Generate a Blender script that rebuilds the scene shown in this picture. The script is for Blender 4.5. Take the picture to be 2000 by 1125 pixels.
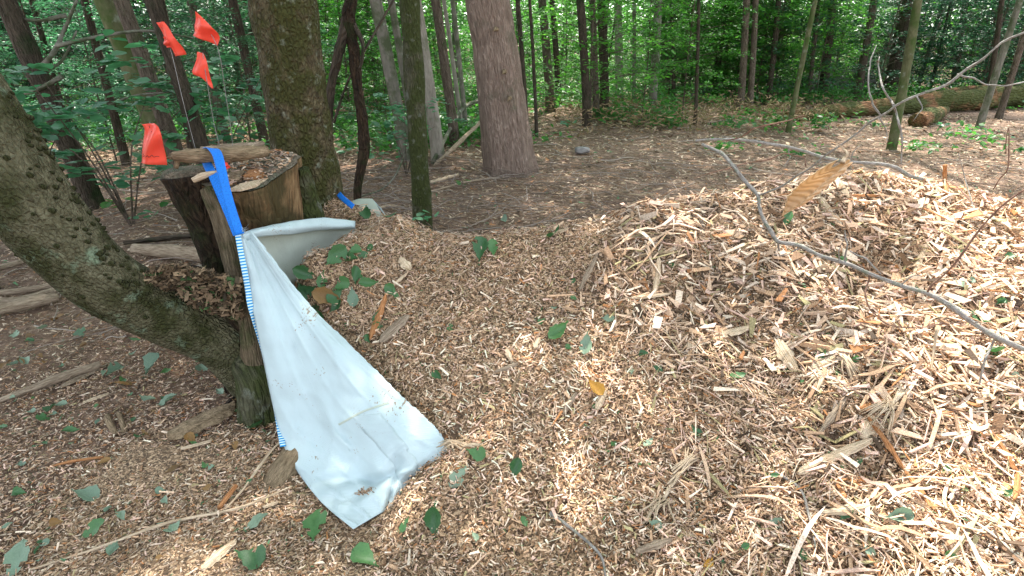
import bpy, math, random
import numpy as np
from mathutils import Vector
# ------------------------------------------------------------------ camera, world, sun
for o in list(bpy.data.objects): bpy.data.objects.remove(o)
S = bpy.context.scene; C = S.collection
PITCH = math.radians(23); F = 1100.0; CH = 1.5          # focal length in photo pixels, eye height
cd = bpy.data.cameras.new('camera'); cam = bpy.data.objects.new('camera', cd); C.objects.link(cam)
cd.sensor_width = 36; cd.lens = 36*F/2000; cd.clip_start = .02; cd.clip_end = 400
cam.location = (0,0,CH); cam.rotation_euler = (math.pi/2-PITCH,0,0); S.camera = cam
S.render.resolution_x = 1024; S.render.resolution_y = 576
SUN_EL, SUN_AZ = math.radians(60), math.radians(8)      # azimuth from +Y towards +X
w = bpy.data.worlds.new('World'); S.world = w; w.use_nodes = True
nt = w.node_tree; bg = nt.nodes['Background']; sk = nt.nodes.new('ShaderNodeTexSky')
sk.sky_type = 'NISHITA'; sk.sun_disc = False; sk.sun_elevation = SUN_EL; sk.sun_rotation = SUN_AZ
sk.air_density = 1.0; sk.dust_density = 1.5
hz = nt.nodes.new('ShaderNodeHueSaturation'); hz.inputs['Saturation'].default_value = .38   # sky blue muted to warm the shade, like a white balance
nt.links.new(sk.outputs[0], hz.inputs['Color']); nt.links.new(hz.outputs[0], bg.inputs[0]); bg.inputs[1].default_value = .15
sd = bpy.data.lights.new('sun','SUN'); sd.energy = 3.1; sd.angle = math.radians(.6); sd.color = (1,.94,.86)
so = bpy.data.objects.new('sun', sd); C.objects.link(so)
sdir = Vector((math.sin(SUN_AZ)*math.cos(SUN_EL), math.cos(SUN_AZ)*math.cos(SUN_EL), math.sin(SUN_EL)))
so.rotation_euler = sdir.to_track_quat('Z','Y').to_euler()
S.view_settings.view_transform = 'Standard'; S.view_settings.look = 'None'; S.view_settings.gamma = 1
S.view_settings.exposure = 2.32
random.seed(5); R = np.random.default_rng(5)
# ------------------------------------------------------------------ pixel rays
SP, CP = math.sin(PITCH), math.cos(PITCH)
def ray(px, py):
    v = (562.5-py)/F
    return np.array([(px-1000)/F, CP+v*SP, -SP+v*CP])
def at(px, py, Y):                                        # the point seen at a photo pixel, Y metres ahead
    d = ray(px,py); t = Y/d[1]
    return np.array([d[0]*t, Y, CH+d[2]*t])
def gp(px, py, z=0):
    d = ray(px,py); t = (z-CH)/d[2]
    return np.array([d[0]*t, d[1]*t, z])
def proj(P):
    P = np.asarray(P,float); x, y, z = P[...,0], P[...,1], P[...,2]-CH
    f = np.maximum(y*CP - z*SP, 1e-3); u = y*SP + z*CP
    return 1000+F*x/f, 562.5-F*u/f, f
# ------------------------------------------------------------------ noise
_k = R.normal(size=(40,3)); _k /= np.linalg.norm(_k,axis=1)[:,None]; _p = R.uniform(0,6.28,40)
def noise(P, scale, o=0, n=8):
    P = np.asarray(P,float); s = 0
    for i in range(n):
        k = _k[(o+i)%40]; s = s + np.sin((P[...,0]*k[0]+P[...,1]*k[1]+P[...,2]*k[2])*scale*(1+.35*(i%4))+_p[(o+i)%40])
    return s/math.sqrt(n)
# ------------------------------------------------------------------ terrain
cps = [(850,468,.63),(950,474,.63),(1100,443,.69),(1270,395,.77),(1500,372,.82),(1650,350,.86),(1800,357,.85),(2000,415,.78),(2200,470,.75),(2400,500,.75),
 (620,392,.68),(770,428,.66),(700,418,.66),(620,520,.56),(600,590,.47),(700,680,.31),(780,760,.22),(850,850,.13),(900,700,.35),(900,560,.5),(750,560,.5),
 (1100,560,.5),(1100,700,.35),(1100,900,.15),(1100,1100,.07),(1400,480,.66),(1400,560,.56),(1400,720,.4),(1400,900,.24),(1400,1120,.14),
 (1700,430,.76),(1700,520,.64),(1700,620,.54),(1700,800,.40),(1700,1000,.28),(1700,1125,.22),(2000,560,.62),(2000,700,.5),(2000,900,.38),(2000,1125,.3),
 (2400,700,.5),(2400,1100,.35),(860,920,.125),(815,955,.085),(770,1000,.05),(745,1045,.03),(900,1000,.07),(900,1120,.04),(1100,1300,.05),(1500,1350,.1),(2000,1400,.25)]
pts = [gp(*c) for c in cps]
for q_ in [(-.75,1.45),(-.62,1.3),(-.9,1.3),(-.72,1.75),(-.6,1.65),(-.5,1.55),(-1.2,1.5),(-1.8,1.4),(-2.5,2),(-1.1,1.1),(-1.7,2.0),(-1.7,2.5),(-1.7,3.1),(-1.8,3.7),(-1.2,3.9),(-.5,4.0),(.3,4.05),(1,4.2),(2,4.4),(3,4.6),(4.2,4.8),
            (-3,3),(-.95,2.36,.58),(-.87,2.52,.60),(-.82,2.72,.63),(-.75,2.88,.64),(-.3,3.2,.28),(.1,3.15,.3),(.5,3.25,.36),(0,3.6,.15),(.6,3.7,.2),(1.4,3.6,.5),(2.2,3.7,.5),(2.9,3.7,.45),(-.8,3.5,.35),(-2.4,1.2),(-1,.9),(-1,5),(1,5.4),(3,5.8),(-1.02,2.05),(-1.1,2.3),(-.98,1.85)]: pts.append(np.array([q_[0],q_[1],q_[2] if len(q_)>2 else -.03]))
pts = np.array(pts); cc = .12
K = np.sqrt(((pts[:,None,:2]-pts[None,:,:2])**2).sum(-1)+cc*cc)
wts = np.linalg.solve(K+np.eye(len(K))*1e-3, pts[:,2])
PITS = [(gp(1715,515,.62),.11,.22),(gp(1660,560,.58),.06,.10),(gp(1500,470,.66),.08,.05),(gp(1640,815,.4),.06,.10),(gp(1720,905,.34),.08,.10),(gp(1560,545,.58),.09,.08),(gp(1270,545,.58),.07,.03),(gp(1960,660,.5),.1,.07),(gp(880,862,.12),.05,.05),(gp(1900,420,.75),.1,.04)]
def surf(x, y):                                           # height of ground and chip pile together
    x = np.asarray(x,float); y = np.asarray(y,float)
    s = np.zeros(np.broadcast(x,y).shape)
    for p,wt in zip(pts,wts): s = s + wt*np.sqrt((x-p[0])**2+(y-p[1])**2+cc*cc)
    r = np.sqrt(x*x+y*y)
    near = np.clip((5.6-y)/1.0,0,1)*np.clip((5-np.abs(x))/1,0,1)
    s = np.where(near>0, np.maximum(s,0)*near, 0)
    P = np.stack([x,y,0*x],-1)
    m = np.clip(s/.2,0,1)
    rt = np.clip(x*.9+.2,0,1); s = s + m*((.012+.014*rt)*noise(P,7)+(.008+.008*rt)*noise(P,17,9)+.006*rt*noise(P,38,12)) 
    for p,rr,dd in PITS: s = s - m*dd*np.exp(-((x-p[0])**2+(y-p[1])**2)/rr**2)
    g = .02*noise(P,1.1,3)*np.clip((r-4)/3,0,1)+.006*noise(P,6,5)
    return s + g + np.clip(r-36,0,60)*.05
def pile(x,y):
    s = 0
    for p,wt in zip(pts,wts): s = s + wt*np.sqrt((x-p[0])**2+(y-p[1])**2+cc*cc)
    return np.maximum(s,0)*np.clip((5.6-y),0,1)
def hit(px, py, lift=0):
    d = ray(px,py); t = np.linspace(.8,40,2500)**1.0
    P = d[None]*t[:,None]; P[:,2] += CH
    below = P[:,2] < surf(P[:,0],P[:,1])+lift
    i = int(np.argmax(below)) if below.any() else len(t)-1
    p = P[i].copy(); return p
def nrm(x,y):
    e = .02; return Vector((-(surf(x+e,y)-surf(x-e,y))/(2*e), -(surf(x,y+e)-surf(x,y-e))/(2*e), 1)).normalized()
# ------------------------------------------------------------------ object helpers
def tag(o, label=None, cat=None, group=None, kind=None):
    if label: o['label'] = label
    if cat: o['category'] = cat
    if group: o['group'] = group
    if kind: o['kind'] = kind
    return o
def empty(name, loc=(0,0,0)):
    o = bpy.data.objects.new(name,None); o.location = tuple(float(a) for a in loc); C.objects.link(o); o.empty_display_size=.1; return o
def link(name, me, mat, parent=None):
    o = bpy.data.objects.new(name, me)
    if mat is not None and not len(me.materials): me.materials.append(mat)
    C.objects.link(o)
    if parent is not None:
        o.parent = parent
        o.matrix_parent_inverse = __import__('mathutils').Matrix.Translation(-parent.location)
    return o
def mesh(name, V, Fc, col=None, bark=None, smooth=True):
    me = bpy.data.meshes.new(name); V = np.asarray(V,np.float32); Fc = np.asarray(Fc,np.int32)
    nv, nf, k = len(V), len(Fc), Fc.shape[1]
    me.vertices.add(nv); me.vertices.foreach_set('co', V.ravel())
    me.loops.add(nf*k); me.polygons.add(nf)
    me.loops.foreach_set('vertex_index', Fc.ravel())
    me.polygons.foreach_set('loop_start', np.arange(0,nf*k,k,dtype=np.int32))
    try: me.polygons.foreach_set('loop_total', np.full(nf,k,np.int32))
    except Exception: pass
    me.update(calc_edges=True)
    if col is not None:
        a = me.attributes.new('Col','FLOAT_COLOR','POINT'); a.data.foreach_set('color', np.c_[np.asarray(col,np.float32), np.ones(nv,np.float32)].ravel())
    if bark is not None:
        a = me.attributes.new('bark','FLOAT_VECTOR','POINT'); a.data.foreach_set('vector', np.asarray(bark,np.float32).ravel())
    me.polygons.foreach_set('use_smooth', np.full(nf, smooth)); me.validate(); return me
def spline(P, n):
    P = np.array(P,float); m = len(P)
    if m == 2: t = np.linspace(0,1,n)[:,None]; return P[0]*(1-t)+P[1]*t
    out = []; Q = np.vstack([2*P[0]-P[1],P,2*P[-1]-P[-2]])
    for s in np.linspace(0,m-1,n):
        i = min(int(s),m-2); t = s-i; a,b,c,d = Q[i:i+4]
        out.append(.5*((2*b)+(c-a)*t+(2*a-5*b+4*c-d)*t*t+(3*b-a-3*c+d)*t**3))
    return np.array(out)
def tube(P, rad, seg=12, n=24, rough=.0, rs=8, squash=None, flare=None, cap=True, fl=None):
    """returns V,F,bark for a tapered tube along a smoothed path"""
    Q = spline(P,n); r = np.interp(np.linspace(0,1,n), np.linspace(0,1,len(rad)), rad)
    T = np.gradient(Q,axis=0); T /= np.linalg.norm(T,axis=1)[:,None]
    up = np.array([.13,1,.07]) if abs(T[0][1])<.8 else np.array([1,.1,.2])
    V=[];B=[]; L = np.r_[0,np.cumsum(np.linalg.norm(np.diff(Q,axis=0),axis=1))]
    a = np.linspace(0,2*np.pi,seg,endpoint=False)
    for i in range(n):
        A = np.cross(T[i],up); A/=np.linalg.norm(A); Bn = np.cross(A,T[i]); up = Bn
        rr = np.full(seg,r[i])
        if rough:
            N = np.stack([np.cos(a)*r[i],np.sin(a)*r[i],np.full(seg,L[i]*.45)],-1)
            rr = rr*(1+rough*noise(N+Q[0],rs/max(r.mean(),.02)*.25,int(rs)%9)+.5*rough*noise(N,rs/max(r.mean(),.02)*.8,11))
        if fl is not None: rr = rr*(1+fl*np.exp(-L[i]/(3*r[i]))*(1+.6*np.sin(a*5+1)+.3*np.sin(a*3)))
        V.append(Q[i]+np.cos(a)[:,None]*rr[:,None]*A+np.sin(a)[:,None]*rr[:,None]*Bn)
        B.append(np.stack([np.cos(a)*rr,np.sin(a)*rr,np.full(seg,L[i])],-1))
    V = np.vstack(V); B = np.vstack(B); Fc=[]
    for i in range(n-1):
        for j in range(seg):
            k=(j+1)%seg; Fc.append((i*seg+j,i*seg+k,(i+1)*seg+k,(i+1)*seg+j))
    if cap:
        V = np.vstack([V,Q[0],Q[-1]]); B = np.vstack([B,[0,0,0],[0,0,L[-1]]]); c0,c1 = len(V)-2,len(V)-1
        for j in range(seg):
            k=(j+1)%seg; Fc.append((c0,k,j,j)); Fc.append((c1,(n-1)*seg+j,(n-1)*seg+k,(n-1)*seg+k))
    return V, np.array(Fc), B
class MB:
    def __init__(s): s.V=[];s.F=[];s.B=[];s.C=[];s.n=0
    def add(s,V,Fc,B=None,col=None):
        s.V.append(V); s.F.append(np.asarray(Fc)+s.n); s.B.append(B if B is not None else V)
        s.C.append(np.tile(np.array(col if col is not None else (1,1,1),float),(len(V),1)) if np.ndim(col)<2 else col); s.n+=len(V); return s
    def tube(s,*a,col=None,**k): V,Fc,B = tube(*a,**k); return s.add(V,Fc,B,col)
    def me(s,name,smooth=True):
        V=np.vstack(s.V);Fc=np.vstack(s.F)
        m = bpy.data.meshes.new(name); fs = [tuple(dict.fromkeys(f)) for f in Fc.tolist()]
        m.from_pydata(V.tolist(),[],fs); m.update()
        a = m.attributes.new('bark','FLOAT_VECTOR','POINT'); a.data.foreach_set('vector', np.vstack(s.B).astype(np.float32).ravel())
        a = m.attributes.new('Col','FLOAT_COLOR','POINT'); a.data.foreach_set('color', np.c_[np.vstack(s.C),np.ones(s.n)].astype(np.float32).ravel())
        m.polygons.foreach_set('use_smooth',[smooth]*len(fs)); return m
    def obj(s,name,mat,parent=None,smooth=True): return link(name,s.me(name,smooth),mat,parent)
# ------------------------------------------------------------------ materials
def newmat(name):
    m = bpy.data.materials.new(name); m.use_nodes=True; n=m.node_tree; return m,n.nodes,n.links,n.nodes['Principled BSDF']
def ramp(N,stops):
    r = N.new('ShaderNodeValToRGB'); e=r.color_ramp.elements
    while len(e)<len(stops): e.new(.5)
    for i,(p,c) in enumerate(stops): e[i].position=p; e[i].color=(*c,1)
    return r
def bark_mat(name, stops, moss=None, mossamt=.5, sxy=14, sz=3, bump=.02, mscale=3, rough=.9, lichen=None):
    m,N,L,b = newmat(name); at_=N.new('ShaderNodeAttribute'); at_.attribute_name='bark'
    mp=N.new('ShaderNodeMapping'); mp.inputs['Scale'].default_value=(sxy,sxy,sz); L.new(at_.outputs['Vector'],mp.inputs[0])
    n1=N.new('ShaderNodeTexNoise'); n1.inputs['Scale'].default_value=2.2; n1.inputs['Detail'].default_value=7; n1.inputs['Roughness'].default_value=.65; L.new(mp.outputs[0],n1.inputs[0])
    vo=N.new('ShaderNodeTexVoronoi'); vo.feature='DISTANCE_TO_EDGE'; vo.inputs['Scale'].default_value=3.2; L.new(mp.outputs[0],vo.inputs[0])
    r=ramp(N,stops); L.new(n1.outputs[0],r.inputs[0]); col=r.outputs[0]
    mr=N.new('ShaderNodeMapRange'); mr.inputs[2].default_value=.28; mr.inputs[3].default_value=0; mr.inputs[4].default_value=1; mr.inputs[1].default_value=0
    L.new(vo.outputs[0],mr.inputs[0]); 
    mm=N.new('ShaderNodeMath'); mm.operation='MULTIPLY_ADD'; mm.inputs[1].default_value=1.6; L.new(n1.outputs[0],mm.inputs[0]); L.new(mr.outputs[0],mm.inputs[2])
    bu=N.new('ShaderNodeBump'); bu.inputs['Strength'].default_value=.9; bu.inputs['Distance'].default_value=bump; L.new(mm.outputs[0],bu.inputs['Height']); L.new(bu.outputs[0],b.inputs['Normal'])
    def patch(col, c, amt, sc, w):
        n2=N.new('ShaderNodeTexNoise'); n2.inputs['Scale'].default_value=sc; n2.inputs['Detail'].default_value=5; n2.inputs['Roughness'].default_value=.6; n2.noise_dimensions='4D'; n2.inputs['W'].default_value=w
        L.new(at_.outputs['Vector'],n2.inputs['Vector'])
        r2=ramp(N,[(.62-amt*.35,(0,0,0)),(.74-amt*.35,(1,1,1))]); L.new(n2.outputs[0],r2.inputs[0])
        mx=N.new('ShaderNodeMix'); mx.data_type='RGBA'; L.new(r2.outputs[0],mx.inputs[0]); L.new(col,mx.inputs[6]); mx.inputs[7].default_value=(*c,1); return mx.outputs[2]
    if moss: col=patch(col,moss,mossamt,mscale,1)
    if lichen: col=patch(col,lichen,.12,mscale*2.3,5)
    L.new(col,b.inputs['Base Color']); b.inputs['Roughness'].default_value=rough; b.inputs['Specular IOR Level'].default_value=.2
    return m
def leaf_mat(name, c1, c2, trans=.45, rough=.45, rnd=True, vein=False):
    m,N,L,b=newmat(name); oi=N.new('ShaderNodeObjectInfo'); geo=N.new('ShaderNodeNewGeometry')
    mx=N.new('ShaderNodeMix'); mx.data_type='RGBA'; mx.inputs[6].default_value=(*c1,1); mx.inputs[7].default_value=(*c2,1)
    if rnd:
        tc=N.new('ShaderNodeTexCoord'); no=N.new('ShaderNodeTexNoise'); no.inputs['Scale'].default_value=2.0; no.inputs['Detail'].default_value=3; L.new(tc.outputs['Object'],no.inputs[0])
        ad=N.new('ShaderNodeMath'); ad.operation='ADD'; L.new(geo.outputs['Random Per Island'],ad.inputs[0]); L.new(no.outputs[0],ad.inputs[1])
        su=N.new('ShaderNodeMath'); su.operation='MULTIPLY_ADD'; su.inputs[1].default_value=.6; L.new(oi.outputs['Random'],su.inputs[0]); L.new(ad.outputs[0],su.inputs[2])
        mu=N.new('ShaderNodeMapRange'); mu.inputs[1].default_value=.5; mu.inputs[2].default_value=1.7; L.new(su.outputs[0],mu.inputs[0]); L.new(mu.outputs[0],mx.inputs[0])
    else:
        tc=N.new('ShaderNodeTexCoord'); no=N.new('ShaderNodeTexNoise'); no.inputs['Scale'].default_value=30; no.inputs['Detail'].default_value=4; L.new(tc.outputs['Object'],no.inputs[0])
        ad=N.new('ShaderNodeMath'); ad.operation='MULTIPLY_ADD'; ad.inputs[1].default_value=.8; L.new(oi.outputs['Random'],ad.inputs[0]); L.new(no.outputs[0],ad.inputs[2])
        mu=N.new('ShaderNodeMapRange'); mu.inputs[1].default_value=.3; mu.inputs[2].default_value=1.3; L.new(ad.outputs[0],mu.inputs[0]); L.new(mu.outputs[0],mx.inputs[0])
    L.new(mx.outputs[2],b.inputs['Base Color']); b.inputs['Roughness'].default_value=rough
    tr=N.new('ShaderNodeBsdfTranslucent'); hs=N.new('ShaderNodeHueSaturation'); hs.inputs['Value'].default_value=1.7; hs.inputs['Saturation'].default_value=1.1; hs.inputs['Hue'].default_value=.49
    L.new(mx.outputs[2],hs.inputs['Color']); L.new(hs.outputs[0],tr.inputs[0])
    ms=N.new('ShaderNodeMixShader'); ms.inputs[0].default_value=trans; L.new(b.outputs[0],ms.inputs[1]); L.new(tr.outputs[0],ms.inputs[2])
    L.new(ms.outputs[0],N['Material Output'].inputs[0]); return m
def col_mat(name, rough=.75, bump=.003, scale=180, var=.35, stretch=None, trans=0):
    """colour from the per-piece Col attribute, broken up by fine grain"""
    m,N,L,b=newmat(name); a=N.new('ShaderNodeAttribute'); a.attribute_name='Col'; tc=N.new('ShaderNodeTexCoord')
    no=N.new('ShaderNodeTexNoise'); no.inputs['Scale'].default_value=scale; no.inputs['Detail'].default_value=4
    L.new(tc.outputs['Object'],no.inputs[0])
    mr=N.new('ShaderNodeMapRange'); mr.inputs[1].default_value=.3; mr.inputs[2].default_value=.7; mr.inputs[3].default_value=1-var; mr.inputs[4].default_value=1+var*.6; L.new(no.outputs[0],mr.inputs[0])
    mx=N.new('ShaderNodeVectorMath'); mx.operation='SCALE'; L.new(a.outputs['Color'],mx.inputs[0]); L.new(mr.outputs[0],mx.inputs['Scale'])
    L.new(mx.outputs[0],b.inputs['Base Color']); b.inputs['Roughness'].default_value=rough; b.inputs['Specular IOR Level'].default_value=.25
    if bump:
        bu=N.new('ShaderNodeBump'); bu.inputs['Strength'].default_value=.7; bu.inputs['Distance'].default_value=bump; L.new(no.outputs[0],bu.inputs['Height']); L.new(bu.outputs[0],b.inputs['Normal'])
    return m
def flat_mat(name, c, rough=.6, trans=0, noise_s=40, var=.2, bump=0):
    m,N,L,b=newmat(name); tc=N.new('ShaderNodeTexCoord'); no=N.new('ShaderNodeTexNoise'); no.inputs['Scale'].default_value=noise_s; no.inputs['Detail'].default_value=5; L.new(tc.outputs['Object'],no.inputs[0])
    r=ramp(N,[(.3,tuple(x*(1-var) for x in c)),(.7,tuple(min(1,x*(1+var)) for x in c))]); L.new(no.outputs[0],r.inputs[0]); L.new(r.outputs[0],b.inputs['Base Color']); b.inputs['Roughness'].default_value=rough
    if bump:
        bu=N.new('ShaderNodeBump'); bu.inputs['Strength'].default_value=.6; bu.inputs['Distance'].default_value=bump; L.new(no.outputs[0],bu.inputs['Height']); L.new(bu.outputs[0],b.inputs['Normal'])
    if trans:
        tr=N.new('ShaderNodeBsdfTranslucent'); L.new(r.outputs[0],tr.inputs[0]); ms=N.new('ShaderNodeMixShader'); ms.inputs[0].default_value=trans
        L.new(b.outputs[0],ms.inputs[1]); L.new(tr.outputs[0],ms.inputs[2]); L.new(ms.outputs[0],N['Material Output'].inputs[0])
    return m
M = dict(
 brown=bark_mat('bark_brown',[(.3,(.06,.045,.032)),(.7,(.19,.15,.115))],moss=(.04,.055,.02),mossamt=.3),
 dark=bark_mat('bark_dark',[(.3,(.03,.024,.017)),(.7,(.105,.08,.058))],moss=(.025,.04,.015),mossamt=.3),
 olive=bark_mat('bark_olive',[(.3,(.06,.065,.028)),(.7,(.14,.14,.075))],moss=(.05,.08,.02),mossamt=.5,sxy=5,sz=3,bump=.004,lichen=(.2,.22,.17)),
 grey=bark_mat('bark_grey',[(.3,(.10,.095,.075)),(.7,(.22,.20,.165))],moss=(.07,.085,.045),mossamt=.5,sxy=8,sz=2,bump=.006,lichen=(.26,.28,.22)),
 pale=bark_mat('bark_pale',[(.3,(.16,.14,.11)),(.7,(.34,.31,.26))],moss=(.12,.13,.08),mossamt=.3,sxy=8,sz=2,bump=.005),
 mossy=bark_mat('bark_mossy',[(.3,(.035,.035,.02)),(.7,(.12,.115,.07))],moss=(.045,.055,.016),mossamt=.75,sxy=16,sz=5,bump=.015,mscale=6,lichen=(.17,.18,.14)),
 hemlock=bark_mat('bark_hemlock',[(.25,(.12,.08,.06)),(.5,(.29,.21,.165)),(.75,(.42,.33,.27))],moss=(.14,.13,.085),mossamt=.2,sxy=17,sz=2.2,bump=.035,mscale=2),
 big=bark_mat('bark_big_trunk',[(.25,(.022,.016,.008)),(.45,(.075,.058,.03)),(.6,(.13,.105,.055)),(.78,(.24,.21,.13))],moss=(.055,.055,.015),mossamt=.55,sxy=15,sz=9,bump=.02,mscale=7,lichen=(.20,.21,.15)),
 lean=bark_mat('bark_leaning_trunk',[(.25,(.055,.045,.022)),(.5,(.125,.115,.065)),(.75,(.20,.185,.115))],moss=(.042,.045,.014),mossamt=.5,sxy=22,sz=14,bump=.014,mscale=5.5,lichen=(.17,.22,.14)),
 rot=bark_mat('rotten_wood',[(.3,(.010,.007,.005)),(.6,(.06,.038,.022)),(.8,(.15,.09,.045))],moss=(.03,.035,.012),mossamt=.4,sxy=16,sz=4,bump=.03,mscale=6),
 stumpside=bark_mat('stump_side',[(.25,(.03,.016,.007)),(.45,(.14,.082,.038)),(.62,(.25,.16,.08)),(.8,(.34,.25,.14))],moss=(.06,.045,.018),mossamt=.4,sxy=12,sz=2,bump=.012,mscale=5),
 stumptop=bark_mat('stump_top',[(.25,(.08,.065,.045)),(.5,(.24,.19,.135)),(.75,(.42,.35,.26))],moss=(.13,.13,.09),mossamt=.4,sxy=18,sz=18,bump=.015,mscale=8),
 sidewood=bark_mat('side_wood',[(.3,(.07,.05,.028)),(.7,(.25,.19,.12))],moss=(.07,.07,.03),mossamt=.4,sxy=30,sz=3,bump=.01,mscale=8),
 stick=bark_mat('stick_bark',[(.3,(.10,.07,.04)),(.7,(.34,.25,.155))],sxy=30,sz=9,bump=.004),
 drywood=bark_mat('dry_wood',[(.3,(.16,.11,.07)),(.7,(.46,.37,.27))],sxy=40,sz=6,bump=.004),
 palewood=bark_mat('pale_split_wood',[(.3,(.36,.25,.15)),(.7,(.74,.60,.43))],sxy=60,sz=5,bump=.003),
 orangewood=bark_mat('orange_wood',[(.3,(.25,.10,.035)),(.7,(.50,.25,.11))],sxy=50,sz=6,bump=.003),
 twig=bark_mat('twig_bark',[(.3,(.14,.125,.11)),(.7,(.36,.34,.31))],moss=(.16,.18,.13),mossamt=.3,sxy=60,sz=20,bump=.002,mscale=30),
 redtwig=bark_mat('red_twig_bark',[(.3,(.10,.05,.035)),(.7,(.28,.17,.12))],sxy=60,sz=20,bump=.002),
 log=bark_mat('log_bark',[(.3,(.06,.03,.015)),(.7,(.34,.175,.085))],moss=(.065,.075,.02),mossamt=.65,sxy=5,sz=1.5,bump=.04,mscale=1.6),
 chips=col_mat('wood_chips'), litter=col_mat('litter',rough=.85,bump=0),
 leaf=leaf_mat('leaves_green',(.022,.09,.028),(.065,.21,.042)), leafb=leaf_mat('leaves_bright',(.03,.13,.03),(.10,.29,.05),trans=.5),  # leafb carries the sunlit look of the far foliage in its colour
 leafd=leaf_mat('leaves_dark',(.015,.06,.032),(.04,.12,.055),trans=.35), leafc=leaf_mat('leaves_blue_green',(.035,.13,.065),(.08,.23,.11),trans=.4),
 fallen=leaf_mat('fallen_leaf_green',(.018,.07,.024),(.07,.18,.055),trans=.2,rnd=False,rough=.5),
 fallenpale=leaf_mat('fallen_leaf_pale',(.09,.16,.105),(.20,.28,.19),trans=.15,rnd=False,rough=.6),
 fallenbrown=leaf_mat('fallen_leaf_brown',(.10,.065,.03),(.26,.15,.05),trans=.2,rnd=False,rough=.7),
 fallenyel=leaf_mat('fallen_leaf_yellow',(.38,.20,.03),(.5,.30,.05),trans=.2,rnd=False,rough=.7),
 orange=flat_mat('flag_orange',(1.0,.15,.09),rough=.35,trans=.5,noise_s=6,var=.06),
 wire=flat_mat('wire',(.2,.19,.18),rough=.4), black=flat_mat('ink',(.05,.02,.02)),
 blue=flat_mat('blue_webbing',(.002,.17,.66),rough=.75,noise_s=200,var=.25,bump=.001),
 stone=flat_mat('stone',(.22,.21,.20),rough=.9,noise_s=6,var=.5,bump=.02),
)
# bag fabric: woven polypropylene
def bag_mat(name, c, scale=520):
    m,N,L,b=newmat(name); a=N.new('ShaderNodeAttribute'); a.attribute_name='bark'
    wv=[]
    for ax in ('X','Y'):
        wt=N.new('ShaderNodeTexWave'); wt.bands_direction=ax; wt.inputs['Scale'].default_value=scale/6; wt.inputs['Distortion'].default_value=.6; L.new(a.outputs['Vector'],wt.inputs[0]); wv.append(wt)
    ad=N.new('ShaderNodeMath'); L.new(wv[0].outputs['Fac'],ad.inputs[0]); L.new(wv[1].outputs['Fac'],ad.inputs[1])
    bu=N.new('ShaderNodeBump'); bu.inputs['Strength'].default_value=.5; bu.inputs['Distance'].default_value=.001; L.new(ad.outputs[0],bu.inputs['Height'])
    no=N.new('ShaderNodeTexNoise'); no.inputs['Scale'].default_value=9; no.inputs['Detail'].default_value=6; L.new(a.outputs['Vector'],no.inputs[0])
    bu2=N.new('ShaderNodeBump'); bu2.inputs['Strength'].default_value=.5; bu2.inputs['Distance'].default_value=.012; L.new(no.outputs[0],bu2.inputs['Height']); L.new(bu.outputs[0],bu2.inputs['Normal']); L.new(bu2.outputs[0],b.inputs['Normal'])
    r=ramp(N,[(.3,tuple(x*.9 for x in c)),(.6,c)]); L.new(no.outputs[0],r.inputs[0])
    # small specks of dirt
    n2=N.new('ShaderNodeTexNoise'); n2.inputs['Scale'].default_value=130; n2.inputs['Detail'].default_value=2; L.new(a.outputs['Vector'],n2.inputs[0])
    n3=N.new('ShaderNodeTexNoise'); n3.inputs['Scale'].default_value=7; L.new(a.outputs['Vector'],n3.inputs[0])
    mu=N.new('ShaderNodeMath'); mu.operation='MULTIPLY'; L.new(n2.outputs[0],mu.inputs[0]); L.new(n3.outputs[0],mu.inputs[1])
    rr=ramp(N,[(.395,(0,0,0)),(.42,(1,1,1))]); L.new(mu.outputs[0],rr.inputs[0])
    mx=N.new('ShaderNodeMix'); mx.data_type='RGBA'; L.new(rr.outputs[0],mx.inputs[0]); L.new(r.outputs[0],mx.inputs[6]); mx.inputs[7].default_value=(.3,.24,.17,1)
    L.new(mx.outputs[2],b.inputs['Base Color']); b.inputs['Roughness'].default_value=.42; b.inputs['Specular IOR Level'].default_value=.4
    tr=N.new('ShaderNodeBsdfTranslucent'); L.new(r.outputs[0],tr.inputs[0]); ms=N.new('ShaderNodeMixShader'); ms.inputs[0].default_value=.18
    L.new(b.outputs[0],ms.inputs[1]); L.new(tr.outputs[0],ms.inputs[2]); L.new(ms.outputs[0],N['Material Output'].inputs[0]); return m
M['bag']=bag_mat('bag_fabric',(.56,.68,.70)); M['bagin']=bag_mat('bag_inside',(.56,.62,.53)); M['tape']=bag_mat('bag_tape',(.53,.65,.63))
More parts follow.
